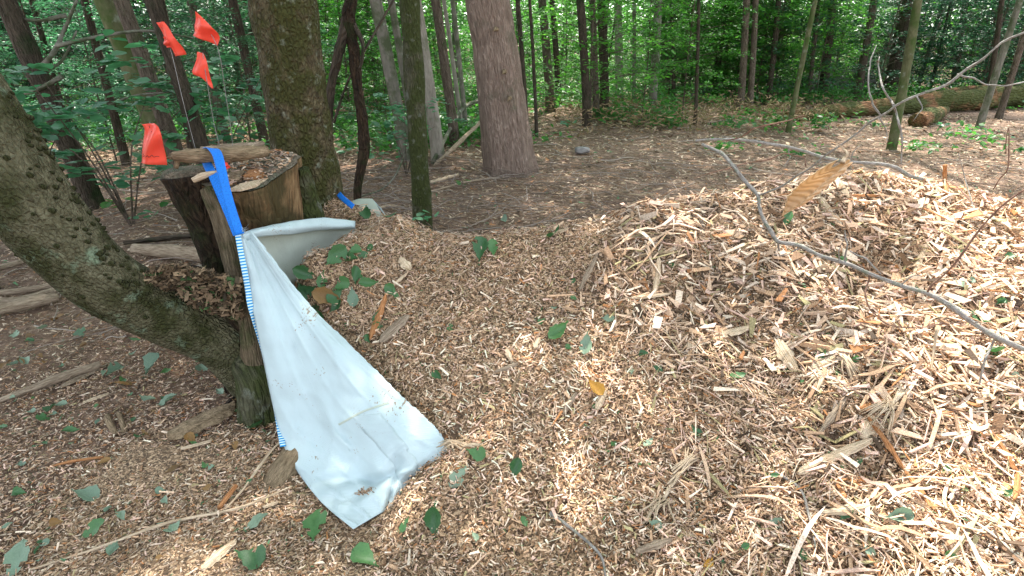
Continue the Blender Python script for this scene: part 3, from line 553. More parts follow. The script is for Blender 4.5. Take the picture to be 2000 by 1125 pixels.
# understory saplings
def sapling(x,y,mat,label,group,sc=1,name='sapling'):
    me,pos=random.choice(SAP); r0=empty(name,(x,y,float(surf(x,y)))); tag(r0,label,'sapling',group)
    k=SAP.index((me,pos))
    if k not in sapst:
        mb=MB(); mb.tube([(0,0,-.1),(.04,.02,1.5),(-.03,.03,3),(0,0,4.4)],[.022,.018,.012,.004],seg=6,n=12,cap=False)
        for p in pos: mb.tube([(0,0,max(.3,p[2]-.25)),(p[0]*.5,p[1]*.5,p[2]-.08),(p[0],p[1],p[2])],[.007,.005,.002],seg=4,n=5,cap=False)
        sapst[k]=mb.me('sapling_stem')
    rz=random.uniform(0,6.28)
    child('stem',matmesh(sapst[k],M['brown']),r0,(0,0,0),sc,rz); child('foliage',matmesh(me,mat),r0,(0,0,0),sc,rz)
    return r0
sapst={}
for i in range(215):
    y=12.5*(36/12.5)**random.random(); x=random.uniform(-1.0,1.0)*(y+1)
    a=x/y
    if abs(a-.0)<.12 or (a>.3 and y<17): y+=5
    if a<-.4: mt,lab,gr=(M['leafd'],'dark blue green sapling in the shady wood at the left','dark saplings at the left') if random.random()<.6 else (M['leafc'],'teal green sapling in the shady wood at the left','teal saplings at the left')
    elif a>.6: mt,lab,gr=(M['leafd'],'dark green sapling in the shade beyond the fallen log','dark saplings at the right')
    else: mt,lab,gr=random.choice([(M['leafb'],'bright sunlit green sapling in the wood beyond the clearing','bright saplings beyond the clearing'),(M['leaf'],'mid green sapling in the wood beyond the clearing','mid green saplings beyond the clearing'),(M['leafb'],'bright sunlit green sapling in the wood beyond the clearing','bright saplings beyond the clearing')])  # the sunlit saplings are only given a brighter leaf colour
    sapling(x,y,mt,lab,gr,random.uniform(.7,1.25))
for px,py,mt,sc,lab in [(60,330,'leafc',.62,'teal leafed sapling hanging between the curved trunk and the dark leaning trunk'),(230,320,'leafc',.5,'low leafy sapling behind the lowest orange flag'),(130,300,'leafc',.7,'broad leafed sapling left of the olive trunk'),(430,270,'leafd',.8,'dark needled young tree behind the orange flags'),(760,280,'leaf',.5,'small sapling between the mossy trunks'),(490,280,'leafd',.8,'dark feathery young tree beside the thick mossy trunk')]:
    p=gp(px,py); sapling(p[0],p[1],M[mt],lab,None,sc)
# far wood closing the view
def farwood():
    n=110000; x=R.uniform(-75,75,n); y=R.uniform(36,62,n); k=np.clip(1.1-.25*np.abs(noise(np.stack([x,y,0*x],-1),.25)),0,1)
    z=R.uniform(0,1,n)**1.1*13*k; z+=surf(x,y); P=np.stack([x,y,z],-1); V,Fc=leaf_quads(P,.5,.8,.6)
    o=link('far_wood',mesh('far_wood',V,Fc,smooth=False),M['leafb']); tag(o,'bright green mass of foliage closing the view far behind the trunks','woodland',kind='stuff')
farwood()
def deadferns():
    Ps=[]
    for i in range(260):
        px=random.uniform(1080,1620); py=random.uniform(205,262)-(18 if px>1400 else 0)*0; p=gp(px,py); k=12; d=R.normal(0,.25,(k,2)); Ps.append(np.stack([p[0]+d[:,0],p[1]+d[:,1],surf(p[0]+d[:,0],p[1]+d[:,1])+R.uniform(.02,.4,k)],-1))
    P=np.vstack(Ps); V,Fc=leaf_quads(P,.13,1.2,.2); pal=np.array([(.45,.33,.2),(.3,.2,.11),(.22,.2,.08)]); col=np.repeat(pal[R.choice(3,len(P))]*R.uniform(.6,1.1,(len(P),1)),6,axis=0)
    o=link('dead_ferns',mesh('dead_ferns',V,Fc,col,smooth=False),M['litter']); tag(o,'straw coloured dead ferns along the far edge of the clearing','dead ferns',kind='stuff')
deadferns()
# broad leafed plants close behind the curved trunk
def f():
    z=random.uniform(.45,1.55); q=random.uniform(.1,.9); a=random.uniform(0,6.28); return np.array([q*math.cos(a),q*math.sin(a),z])
BR=[mesh('broad_leaves',*leaf_quads(spray_points(18,16,f,.33,.02),.135,.22,.7),smooth=False) for _ in range(3)]
for x,y,sc,lab in [(-4.3,4.9,1.0,'broad leafed bush at the left edge above the curved trunk'),(-3.5,5.0,1.05,'broad leafed bush between the curved trunk and the leaning dark trunk'),(-3.15,5.9,1.0,'broad leafed bush behind the lowest orange flag'),(-2.6,6.4,.8,'broad leafed bush behind the stick on the stump'),(-1.35,7.2,.7,'broad leafed bush seen between the mossy trunks')]:
    r0=empty('leafy_bush',(x,y,float(surf(x,y)))); tag(r0,lab,'bush'); mb=MB()
    for k in range(6):
        a=random.uniform(0,6.28); q=random.uniform(.3,.8); mb.tube([(0,0,-.05),(q*.4*math.cos(a),q*.4*math.sin(a),.6),(q*math.cos(a),q*math.sin(a),random.uniform(.8,1.4))],[.009,.006,.003],seg=5,n=8,cap=False)
    st_m=mb.me('bush_stems'); child('stem',matmesh(st_m,M['brown']),r0,(0,0,0),sc); child('foliage',matmesh(random.choice(BR),M['leafc']),r0,(0,0,0),sc,random.uniform(0,6))
sdm=[]
for q in range(3):
    P=np.array([(.05*math.cos(a)*k_,.05*math.sin(a)*k_,.07+.03*k_+random.uniform(0,.03)) for a,k_ in [(random.uniform(0,6.28),random.uniform(.6,2)) for _ in range(7)]]); sdm.append(mesh('seedling_leaves',*leaf_quads(P,.075,.3,.7),smooth=False))
for px,py,sc,lab in [(265,372,1.2,'seedling with broad leaves on the soil behind the curved trunk'),(240,430,1.2,'lower seedling on the soil just behind the curved trunk'),(290,452,.9,'small seedling near the pale log behind the stump'),(345,425,1.0,'seedling on the soil left of the stump'),(15,480,.9,'seedling at the far left edge under the curved trunk'),(905,375,.8,'tiny seedling on the clearing beside the slim mossy trunk'),(740,330,1.3,'seedling between the crooked sapling and the slim mossy trunk'),(768,335,1.3,'seedling touching the slim mossy trunk on its left'),(835,452,.6,'seedling at the foot of the slim mossy trunk'),(1840,262,1.2,'leafy seedling in front of the fallen log'),(1790,285,1.0,'leafy seedling on the leaf litter right of the olive sapling'),(1900,275,1.2,'leafy seedling near the right edge before the log'),(1110,262,1.6,'seedling at the edge of the clearing beyond the large trunk'),(1185,258,1.6,'seedling at the clearing edge under the dark trio')]:
    p=gp(px,py) if (py<445 or px<400) else hit(px,py); z=float(surf(p[0],p[1])); r0=bpy.data.objects.new('seedling',matmesh(random.choice(sdm),random.choice([M['leafc'],M['leaf']]))); C.objects.link(r0); r0.location=(p[0],p[1],z-.02); r0.scale=(sc*1.3,)*3; tag(r0,lab,'seedling')
def undergrowth():
    n=8000; Ps=[]; cols=[]
    for i in range(n):
        y=8.5*(48/8.5)**random.random(); x=random.uniform(-1,1)*(y+1)
        if y<16.5 and x>y*.28 and random.random()<.85: continue
        if (y<16 and noise(np.array([x,y,0.]),.9,6)<-.1) or (y<9.5+(.0 if x<0 else 1.5) and random.random()<.75): continue
        k=random.randint(14,40); h=random.uniform(.08,.38)*(1 if y<16 else 1.6); r=random.uniform(.15,.4)*(1 if y<16 else 2)
        d=R.normal(0,r*.5,(k,2)); Ps.append(np.stack([x+d[:,0],y+d[:,1],surf(x+d[:,0],y+d[:,1])+R.uniform(.3,1,k)*h],-1))
    V,Fc=leaf_quads(np.vstack(Ps),.10,.45,.6)
    o=link('undergrowth',mesh('undergrowth',V,Fc,smooth=False),M['leaf']); tag(o,'low green ferns and seedlings covering the floor of the wood','ground cover',kind='stuff')
undergrowth()
# ------------------------------------------------------------------ fallen log, boulders
def logobj(name, P, rad, mat, label, seg=14, n=30, rough=.08, cat='log', group=None, rings=None, parts=()):
    P=[np.array(p,float) for p in P]; c=sum(P)/len(P); c[2]=min(p[2] for p in P); r0=empty(name,c); tag(r0,label,cat,group)
    mb=MB(); mb.tube(P,rad,seg=seg,n=n,rough=rough); mb.obj('bark',mat,r0)
    return r0
g=lambda px,py,dz=0: (lambda p: p+np.array([0,0,dz]))(gp(px,py))
lg=logobj('fallen_log',[g(1535,236,.08),g(1650,228,.15),g(1780,222,.22),g(1900,216,.30),g(2060,208,.36)],[.10,.19,.23,.26,.29],M['log'],'long rotting mossy log lying across the far right side of the clearing',seg=24,n=50,rough=.13)
mb=MB(); mb.tube([g(1780,222,.42)+(0,-.1,0),g(1860,215,.52),g(1960,207,.58)],[.03,.06,.03],seg=10,n=16,rough=.2); mb.obj('branch_stub',M['log'],lg)
logobj('log_section',[g(1788,246,.08),g(1812,240,.13),g(1842,230,.16)],[.17,.20,.10],M['log'],'short mossy green log section lying in front of the long fallen log',seg=20,n=14,rough=.08)
def rock(name,c,s,label):
    import bmesh
    bm=bmesh.new(); bmesh.ops.create_icosphere(bm,subdivisions=4,radius=1)
    for v in bm.verts:
        q=np.array(v.co); f=1+.14*noise(q,1.6,int(c[0]*3)%20)+.05*noise(q,5,3); q=np.clip(q*f,-.82,.82); v.co=(q[0]*s[0],q[1]*s[1],q[2]*s[2])
    me=bpy.data.meshes.new(name); bm.to_mesh(me); bm.free(); me.polygons.foreach_set('use_smooth',[True]*len(me.polygons))
    o=link(name,me,M['stone']); o.location=c; tag(o,label,'boulder'); return o
for px,py,s,lab in [(1640,180,(1.5,.9,.75),'large grey boulder deep in the wood behind the fallen log'),(1545,182,(.9,.7,.5),'grey boulder left of the large grey boulder in the wood'),(1370,190,(.7,.5,.3),'low pale boulder among the undergrowth in the wood')]:
    p=gp(px,py); rock('boulder',(p[0],p[1],.2),s,lab)
p=gp(1137,297); rock('stone',(p[0],p[1],.03),(.14,.1,.06),'small blue grey stone on the clearing right of the large trunk')
# poles and logs lying at left
def gl(px,py,dz=0): p=hit(px,py); p[2]+=dz; return p
for P,rad,mt,lab in [
 ([gl(0,532,.03),gl(75,513,.04),gl(150,497,.04)],[.02,.025,.03],'drywood','thin bare pole upper left leaning behind the curved trunk'),
 ([gl(-20,582,.03),gl(60,574,.03),gl(118,562,.03)],[.02,.022,.02],'drywood','short thin pole on the ground under the curved trunk'),
 ([gl(-20,602,.03),gl(60,592,.03),gl(125,570,.03)],[.03,.03,.025],'drywood','grey bent stick lying above the pale flat log'),
 ([gl(-30,625,.04),gl(60,606,.05),gl(118,592,.04)],[.035,.04,.03],'drywood','pale flat log at the left edge under the curved trunk'),
 ([gl(265,498,.05),gl(340,506,.06),gl(430,515,.06)],[.04,.055,.055],'drywood','pale log lying behind the curved trunk beside the stump'),
 ([gl(245,486,.05),gl(320,480,.06),gl(400,472,.06)],[.015,.02,.02],'dark','dark thin pole lying on top of the pale log'),
 ([gl(845,322,.03),gl(905,268,.5),gl(950,256,.62)],[.03,.035,.03],'grey','grey dead limb leaning against the base of the large reddish trunk'),
 ([gl(848,328,.03),gl(900,302,.2),gl(950,272,.4)],[.02,.035,.025],'drywood','brown dead limb leaning below the grey one on the large trunk'),
 ([gl(700,392,.03),gl(760,365,.04),gl(800,330,.3),gl(850,245,.9)],[.01,.012,.012,.008],'grey','thin bent branch sticking up between the dead sapling and the mossy trunk'),
 ([gl(840,378,.02),gl(920,362,.05),gl(975,352,.03)],[.012,.016,.014],'drywood','long pale stick lying in front of the large reddish trunk'),
 ([gl(840,360,.02),gl(895,346,.03)],[.02,.02],'palewood','short pale stick lying near the slim mossy trunk'),
 ([gl(1060,360,.02),gl(1100,372,.03),gl(1135,380,.02)],[.008,.01,.006],'drywood','thin white stick on the clearing right below the large trunk'),
 ([gl(0,790,.02),gl(120,748,.03),gl(200,722,.03)],[.012,.022,.02],'drywood','weathered brown stick half sunk in litter at the left'),
 ([gl(500,990,-.05),gl(550,935,.0)+(0,.05,0),gl(615,880,.03)+(0,.16,0),gl(650,860,.03)+(0,.25,0)],[.03,.06,.065,.06],'stick','short thick log poking out from under the white bag'),
 ([gl(60,1118,.01),gl(200,1075,.015),gl(330,1030,.02),gl(470,1000,.02),gl(575,970,.05)],[.003,.005,.006,.005,.002],'palewood','long dry pale stalk lying across the ground left of the bag'),
 ([gl(440,1000,.01),gl(480,960,.02),gl(530,905,.05),gl(560,880,.06)],[.003,.005,.005,.003],'palewood','curved dry stalk arching beside the short thick log'),
 ([gl(430,1000,.02),gl(465,965,.04)],[.009,.008],'orangewood','small orange brown splinter standing next to the curved dry stalk'),
 ([gl(100,915,.01),gl(140,910,.02),gl(205,900,.02)],[.004,.007,.005],'orangewood','thin orange brown twig on the ground at the lower left'),
 ([gl(212,812,.0),gl(215,830,.03),gl(225,850,.0)],[.012,.014,.012],'stick','left one of two small stubs poking out of the soil'),
 ([gl(232,808,.0),gl(238,824,.03),gl(245,845,.0)],[.010,.012,.010],'stick','right one of two small stubs poking out of the soil'),
 ]:
    lo=logobj('fallen_stick' if max(rad)<.04 else 'fallen_log',P,rad,M[mt],lab,seg=10 if max(rad)<.04 else 18,n=20,rough=.10,cat='stick' if max(rad)<.04 else 'log')
# ------------------------------------------------------------------ splinters and shards on the pile
def shard(px0,py0,px1,py1,wpx,mt,label,name='wood_splinter',lift=.022,lift1=None,tpx=None,fr=.3):
    a=hit(px0,py0); b=hit(px1,py1); a[2]+=lift; b[2]+=(lift if lift1 is None else lift1)
    _,_,f=proj((a+b)/2); wd=1.2*wpx*f/F; th=min(wd*.4,.010) if tpx is None else tpx*f/F
    d=b-a; L=np.linalg.norm(d); d/=L; n0=np.array(nrm(*(a+b)[:2]/2)); s=np.cross(n0,d); s/=np.linalg.norm(s); n0=np.cross(d,s)
    m=14; V=[];B=[]
    rs=random.Random(px0*7+py0)
    for i in range(m):
        t=i/(m-1); c=a+d*L*t+n0*(.01*math.sin(t*3+rs.random())*L)+s*L*.03*math.sin(t*2.6+px0)
        e=(math.sin(math.pi*min(1,max(0,(t*.92+.05))))**.45); hw=wd/2*e*(1+.2*rs.uniform(-1,1)); ht=th/2*(1+.25*rs.uniform(-1,1))
        if t in(0,1): hw*=.5
        for u,v in [(-1,-.6),(-.5,.7),(.1,1),(.6,.5),(1,-.4),(0,-1)]:
            V.append(c+s*hw*u+n0*ht*v); B.append((u*hw,v*ht,t*L))
    Fc=[(i*6+j,i*6+(j+1)%6,(i+1)*6+(j+1)%6,(i+1)*6+j) for i in range(m-1) for j in range(6)]+[(0,1,2,3),(0,3,4,5),((m-1)*6+3,(m-1)*6+2,(m-1)*6+1,(m-1)*6),((m-1)*6+5,(m-1)*6+4,(m-1)*6+3,(m-1)*6)]
    mb=MB(); mb.add(np.array(V),Fc,np.array(B)); o=mb.obj(name,M[mt],smooth=False); tag(o,label,'wood piece'); return o
SH=[(740,675,800,625,20,'drywood','flat brown bark chunk lying on the chips right of the bag edge'),
(725,672,752,582,11,'orangewood','slim orange brown stick beside the flat brown chunk'),
(757,575,795,540,5,'palewood','thin pale splinter at the sunlit spot near the bag'),
(782,512,803,535,16,'palewood','small tan chunk above the sunlit spot near the bag'),
(1133,578,1165,500,9,'drywood','upright bare stick in the middle of the pile'),
(1278,592,1283,510,10,'palewood','straight whitish splinter standing at the centre right of the pile'),
(1228,592,1310,580,9,'palewood','pale sliver joining the foot of the straight whitish splinter'),
(1225,512,1348,502,7,'stick','dark narrow stick above the straight whitish splinter'),
(1340,688,1460,645,24,'palewood','long smooth pale split piece right of the pile centre'),
(1325,428,1365,452,12,'palewood','wide pale piece near the top ridge left of the branch fork'),
(1300,445,1375,425,11,'palewood','long pale flake on the ridge of the pile'),
(1190,470,1280,468,7,'drywood','thin grey stick flat on the ridge of the pile'),
(1060,470,1110,455,8,'palewood','pale splinter on the ridge above the green leaf clump'),
(1518,672,1552,735,22,'palewood','white sunlit strip of wood on the right half of the pile'),
(1560,940,1700,862,19,'palewood','long split shard lying diagonally at the lower right, lower half'),
(1680,868,1812,798,15,'palewood','thin split shard continuing up right from the long diagonal shard'),
(1690,822,1760,930,9,'orangewood','long orange brown stem crossing the long diagonal shard'),
(1755,925,1838,1020,9,'orangewood','orange brown stem running on to the lower right'),
(1930,855,1985,935,11,'orangewood','bent orange twig near the right edge of the pile'),
(1985,935,1972,985,10,'orangewood','lower leg of the bent orange twig at the right edge'),
(1680,812,1738,772,18,'orangewood','reddish brown slab of bark at the right of the pile'),
(1685,870,1700,822,20,'palewood','tan block leaning on top of the long diagonal shard'),
(1598,862,1650,780,11,'drywood','greyish splinter standing left of the tan block'),
(1580,730,1630,702,16,'palewood','pale blunt chunk beside the white sunlit strip'),
(1600,390,1640,450,12,'palewood','pale upright piece just behind the curled dry leaf'),
(1632,352,1655,395,11,'palewood','pale short piece above right of the curled dry leaf'),
(1660,392,1715,390,8,'orangewood','flat brown strip on the ridge right of the curled leaf'),
(1785,545,1808,485,11,'palewood','pale split stub pointing up near the long grey branch'),
(1805,388,1850,378,10,'palewood','pale sliver on the right ridge of the pile'),
(1600,1010,1700,1000,16,'palewood','wide broken board at the bottom right of the pile'),
(1830,1040,1930,1095,20,'palewood','thick pale splintered board in the bottom right corner'),
(1880,1000,1960,1040,14,'palewood','tan board above the thick splintered board in the corner'),
(1240,1090,1310,1060,14,'drywood','brown chip stick at the bottom centre right'),
(1165,810,1180,770,12,'palewood','tan chip standing left of the yellow leaf'),
(1100,820,1127,775,9,'drywood','long brown chip left of the yellow leaf'),
(990,690,1000,715,10,'palewood','pale peg shaped chip at the pile centre'),
(1045,690,1052,668,9,'palewood','pale square ended chip beside the big green leaf'),
(1000,785,1015,735,7,'stick','curved brown stem dangling on the pile centre'),
(965,735,1012,718,8,'drywood','grey curved sliver at the pile centre'),
(1475,820,1490,770,8,'drywood','grey thin chip in the shredded tangle'),
(1625,380,1560,398,8,'palewood','long flake under the curled dry leaf'),
(395,1122,465,1065,20,'palewood','shredded pale splinter at the bottom left of the bag'),
(515,1000,545,990,8,'palewood','small pale chip on soil near the short log'),
(355,885,415,868,9,'palewood','pale short splinter below the weathered bark slab'),
(165,795,215,775,10,'palewood','flat grey chip on the soil at the far left')]
for s in SH: shard(*s)
shard(335,868,460,800,46,'stick','weathered grey brown slab of bark lying left of the bag',name='bark_slab',lift=.035,tpx=18)
shard(400,835,480,770,22,'rot','dark rotten strip of bark behind the weathered slab',name='bark_slab',lift=.02,tpx=10)
shard(120,760,210,715,18,'drywood','flat grey bark strip on the soil far left',name='bark_slab',lift=.01)
# shredded fibre bundles
def bundle(px,py,ang,L,n,label,spread=.22,mt='palewood'):
    c=hit(px,py); mb=MB(); c[2]+=.02; nn=np.array(nrm(c[0],c[1]))
    for i in range(n):
        a=ang+random.gauss(0,spread); d=np.array([math.cos(a),math.sin(a),0]); d-=nn*np.dot(d,nn); l=L*random.uniform(.5,1)
        mb.tube([c+nn*.01*random.random()+np.array([random.gauss(0,.014),random.gauss(0,.014),0]),c+d*l*.5+nn*(.02+.01*random.random()),c+d*l+nn*random.uniform(-.01,.015)],[.0035,.003,.001],seg=5,n=8,cap=False)
    for i in range(max(3,n//4)):
        a=ang+3.14+random.gauss(0,.15); d=np.array([math.cos(a),math.sin(a),0]); d-=nn*np.dot(d,nn); l=L*random.uniform(.4,.7)
        mb.tube([c,c+d*l*.5+nn*.01,c+d*l+nn*.005],[.006,.005,.003],seg=5,n=6,cap=False)
    o=mb.obj('shredded_wood_tuft',M[mt]); tag(o,label,'shredded wood')
for args in [(1295,985,-2.2,.16,16,'fan of pale wood fibres at the lower centre right'),(1605,735,-2.1,.17,26,'largest tuft of shredded fibres at the middle right'),(1640,700,-1.6,.14,18,'tuft of shredded fibres right of the white sunlit strip'),
 (1330,930,.9,.14,14,'upright bundle of shredded fibres above the lower centre fan'),(905,880,3.0,.12,16,'frayed wood fibres at the torn edge of the bag'),(745,410,.1,.2,12,'straw coloured fibres over the far corner of the bag'),(1250,385,-.2,.2,14,'straw coloured fibres on the ridge at the centre'),
 (1740,800,-2.6,.15,18,'tuft of fibres above the long diagonal shard'),(640,375,.4,.15,10,'pale fibres at the foot of the thick mossy trunk')]: bundle(*args)
# ------------------------------------------------------------------ leaves lying about
def leafmesh(kind=0):
    # outline half widths along the length, folded and curled, with thickness
    k={0:[0,.15,.24,.27,.26,.22,.16,.09,.03,.0],1:[0,.20,.31,.33,.30,.27,.18,.12,.04,0],2:[0,.08,.13,.15,.14,.13,.10,.07,.03,0]}[kind]; m=len(k); V=[];Fc=[]
    cu=random.uniform(-.3,1.0); fo=random.uniform(.1,.9); tw=random.uniform(-1,1)
    for i,w_ in enumerate(k):
        t=i/(m-1)-.5; z=cu*t*t; j=.04 if i%2 and kind<2 else 0
        for u in(-1,-.5,0,.5,1):
            ww=(w_+(j if abs(u)==1 else 0))*u; V.append((t,ww*math.cos(fo*.5),z+abs(ww)*fo+ww*tw*t*2+.02*math.sin(9*t+u*4)))
    for i in range(m-1):
        for j in range(4): Fc.append((i*5+j,i*5+j+1,(i+1)*5+j+1,(i+1)*5+j))
    Fc=[f for q_,f in enumerate(Fc) if not (q_%4 in (0,3) and random.random()<.07)]
    me=bpy.data.meshes.new('leaf'); me.from_pydata(V,[],Fc); me.polygons.foreach_set('use_smooth',[True]*len(Fc)); return me
LM=[leafmesh(0) for _ in range(7)]+[leafmesh(1) for _ in range(5)]+[leafmesh(2) for _ in range(2)]
def lay_leaf(px,py,lpx,mt,label,group=None,me=None,ang=None,tilt=.35,lift=.014,name='fallen_leaf'):
    p=hit(px,py); _,_,f=proj(p); L=lpx*f/F; n0=nrm(p[0],p[1])+Vector((random.gauss(0,tilt),random.gauss(0,tilt)-.15,0)); n0.normalize()
    o=bpy.data.objects.new(name,matmesh(me or random.choice(LM),M[mt])); C.objects.link(o)
    q=n0.to_track_quat('Z','Y'); from mathutils import Quaternion
    o.rotation_mode='QUATERNION'; o.rotation_quaternion=q@Quaternion((0,0,1),random.uniform(0,6.28) if ang is None else ang); o.scale=(L,L,L)
    o.location=(p[0],p[1],p[2]+lift+.12*L); tag(o,label,'leaf',group)
big=[(940,500,56,'fallen','big dark green leaf standing on the ridge at the pile centre'),(965,495,38,'fallen','smaller dark green leaf right of the big one on the ridge'),(765,432,50,'fallen','large green leaf hanging over the far bag corner'),(1083,465,34,'fallen','lone green leaf on the ridge right of the pile centre'),
(1090,658,52,'fallen','bright green folded leaf in the middle of the pile'),(1145,682,46,'fallenpale','grey green leaf right of the folded bright leaf'),(1008,925,44,'fallen','green leaf with a hole at the lower centre'),(848,1030,60,'fallen','broad green leaf at the bottom just right of the bag'),
(895,942,50,'fallenpale','pale green leaf right of the torn bag edge'),(930,895,40,'fallen','bright green leaf beside the torn edge of the bag'),(790,1035,36,'fallen','small green leaf at the foot of the bag'),(1160,768,46,'fallenyel','yellow leaf in the middle of the pile'),(985,400+35,26,'fallenpale','tiny pale leaf on the ridge'),
(715,1105,70,'fallen','bright green leaf cut by the bottom edge below the bag'),(618,1040,84,'fallen','long curled green leaf under the tip of the bag'),(493,1100,64,'fallen','upright dark green leaf at the bottom left of the bag'),(40,1108,80,'fallenpale','large grey green leaf in the bottom left corner'),(170,978,56,'fallenpale','grey green leaf on the litter left of the long stalk'),(185,1045,54,'fallen','dark green leaf below the grey green leaf at the left'),
(505,1030,50,'fallenpale','forked green leaf just left of the bag tip'),(330,792,46,'fallenpale','round pale green leaf above the bark slab'),(300,725,54,'fallenpale','pale leaf on the ground under the curved trunk'),(160,660,40,'fallen','dark green leaf under the curved trunk at left'),(225,735,44,'fallenpale','grey green leaf lying left of the pale leaf'),(505,840,46,'fallen','green leaf beside the bag below the stump'),
(640,590,60,'fallenbrown','large brown dead leaf inside the bag corner'),(598,545,50,'fallen','green leaf near the front of the bag opening'),(655,515,60,'fallen','wide green leaf in the middle of the bag opening'),(690,590,40,'fallenpale','pale green leaf above the thin splinter in the bag'),(600,580,44,'fallen','dark green leaf against the bag edge'),(655,460,46,'fallen','green leaf at the back rim of the bag'),(715,425,40,'fallen','green leaf near the white far corner'),
(1540,435,36,'fallen','bright green leaf under the curled dry leaf'),(1600,705,34,'fallen','green leaf on a pale blunt chunk'),(1510,1000+30,34,'fallenpale','pale leaf at the bottom right'),(1750,1020,52,'fallenpale','broad pale green leaf near the lower right'),(1650,1015,34,'fallen','small green leaf left of the broad pale leaf'),(1440,745,36,'fallen','dark green leaf left of the shredded tangle'),(1360,855,34,'fallen','green leaf left of centre right fibres'),(1910,640,60,'fallen','shaded dark green leaf behind the branch at the right edge'),(1940,700,56,'fallen','dark green leaf under the branch at the right edge'),(1380,1110,30,'fallenyel','orange leaf scrap at the bottom edge')]
for a in big: lay_leaf(*a[:4],a[4],me=LM[random.randint(0,7)])
def many(n,box,sz,mt,label,group):
    for i in range(n): lay_leaf(random.uniform(box[0],box[2]),random.uniform(box[1],box[3]),random.uniform(*sz),mt,label,group)
many(26,(560,470,780,640),(18,40),'fallen','small green leaf scattered over the chips in the bag opening','small green leaves in the bag opening')
many(60,(720,470,1990,1110),(10,26),'fallen','small green leaf scrap scattered over the open chip pile','green leaf scraps on the pile')
many(14,(900,520,1990,1110),(14,32),'fallenpale','small pale green leaf lying on the open chip pile','pale leaves on the pile')
many(30,(0,640,440,1110),(12,36),'fallenpale','pale grey green leaf on the soil left of the bag','pale leaves on the soil')
many(30,(0,640,500,1110),(10,32),'fallen','small dark green leaf on the soil left of the bag','dark green leaves on the soil')
many(26,(0,620,480,1110),(14,36),'fallenbrown','brown dead leaf on the soil left of the bag','brown leaves on the soil')
# ------------------------------------------------------------------ stump
st=empty('tree_stump',(-1.25,2.45,0)); tag(st,'old cut tree stump with a sawn top beside the white bag','stump')
def ringloft(rings, sub=5, seg=56, rough=.035):
    """rings: list of closed outlines (same count) from bottom to top, resampled smoothly"""
    rg=[]
    for r in rings:
        r=np.array(r,float); k=len(r); Q=[]
        for s in np.linspace(0,k,seg,endpoint=False):
            i=int(s); t=s-i; a,b_,c,d=r[(i-1)%k],r[i%k],r[(i+1)%k],r[(i+2)%k]; Q.append(.5*((2*b_)+(c-a)*t+(2*a-5*b_+4*c-d)*t*t+(3*b_-a-3*c+d)*t**3))
        rg.append(np.array(Q))
    n=(len(rg)-1)*sub+1; V=[];B=[]
    for i in range(n):
        s=i/sub; k=min(int(s),len(rg)-2); t=s-k; q=rg[k]*(1-t)+rg[k+1]*t; c=q.mean(0); d=q-c
        q=c+d*(1+rough*noise(q*(1,1,.35),22,2)+rough*.7*noise(q*(1,1,.3),60,7))[:,None]; V.append(q); B.append(q)
    Fc=[(i*seg+j,i*seg+(j+1)%seg,(i+1)*seg+(j+1)%seg,(i+1)*seg+j) for i in range(n-1) for j in range(seg)]
    return np.vstack(V),Fc,np.vstack(B),V[-1]
top=[at(395,362,2.36),at(440,376,2.33),at(492,374,2.36),at(535,352,2.46),at(574,322,2.62),at(584,304,2.85),at(545,296,3.02),at(470,300,2.95),at(420,318,2.7),at(385,340,2.5)]
def lower(ring, z, dx, dy, sc):
    r=np.array(ring); c=r.mean(0); q=c+(r-c)*sc+np.array([dx,dy,0]); q[:,2]=z; return q
tz=[top, ]
rings=[lower(top,-.05,.02,.16,.90),lower(top,.2,.02,.15,.88),lower(top,.45,.0,.13,.90),lower(top,.7,.0,.07,.94),np.array(top)]
V,Fc,B,tr=ringloft(rings,sub=8)
mb=MB(); mb.add(V,Fc,B); mb.obj('trunk',M['stumpside'],st)
c=tr.mean(0); V=[]; Fc=[]; seg=len(tr); m=9
for i in range(m):
    for j in range(seg):
        t=(i+.0)/(m-1); p=tr[j]*(1-t)+c*t; V.append(p+np.array([0,0,.004+.010*float(noise(p,40,3))*(1 if i else .2)-(.03 if p[0]<c[0]-.05 and 0<i else 0)*t]))
for i in range(m-1):
    for j in range(seg): Fc.append((i*seg+j,i*seg+(j+1)%seg,(i+1)*seg+(j+1)%seg,(i+1)*seg+j))
mb=MB(); mb.add(np.array(V),Fc); mb.obj('cut_top',M['stumptop'],st)
# left rotten lobe, front post, root flare
mb=MB(); mb.tube([at(500,760,2.3)-(0,0,.08),at(455,620,2.38),at(430,500,2.45),at(392,400,2.46),at(372,338,2.46)],[.12,.10,.075,.085,.105],seg=30,n=40,rough=.16,rs=6)
mb.obj('rotten_side',M['rot'],st)
mb=MB(); P0=at(368,334,2.46); 
for k in range(1): mb.tube([P0-(0,0,.03),P0+(0,0,.005),P0+(0,0,.014)],[.100,.094,.06],seg=30,n=8,rough=.14)
mb.obj('cut_top',M['stumptop'],st)
mb=MB(); mb.tube([at(515,775,2.14)-(0,0,.05),at(497,700,2.17),at(476,600,2.23),at(446,480,2.30),at(420,400,2.33),at(405,368,2.35)],[.085,.055,.038,.036,.038,.03],seg=22,n=40,rough=.13,rs=5)
mb.obj('side_rib',M['sidewood'],st)
mb=MB(); mb.tube([at(612,470,2.75),at(605,400,2.72),at(592,330,2.68)],[.07,.05,.03],seg=16,n=20,rough=.15); mb.obj('bark_edge',M['mossy'],st)
mb=MB(); mb.tube([at(520,800,2.1)-(0,0,.06),at(505,745,2.15),at(480,700,2.25)],[.12,.10,.09],seg=22,n=16,rough=.15); mb.obj('root',M['mossy'],st)
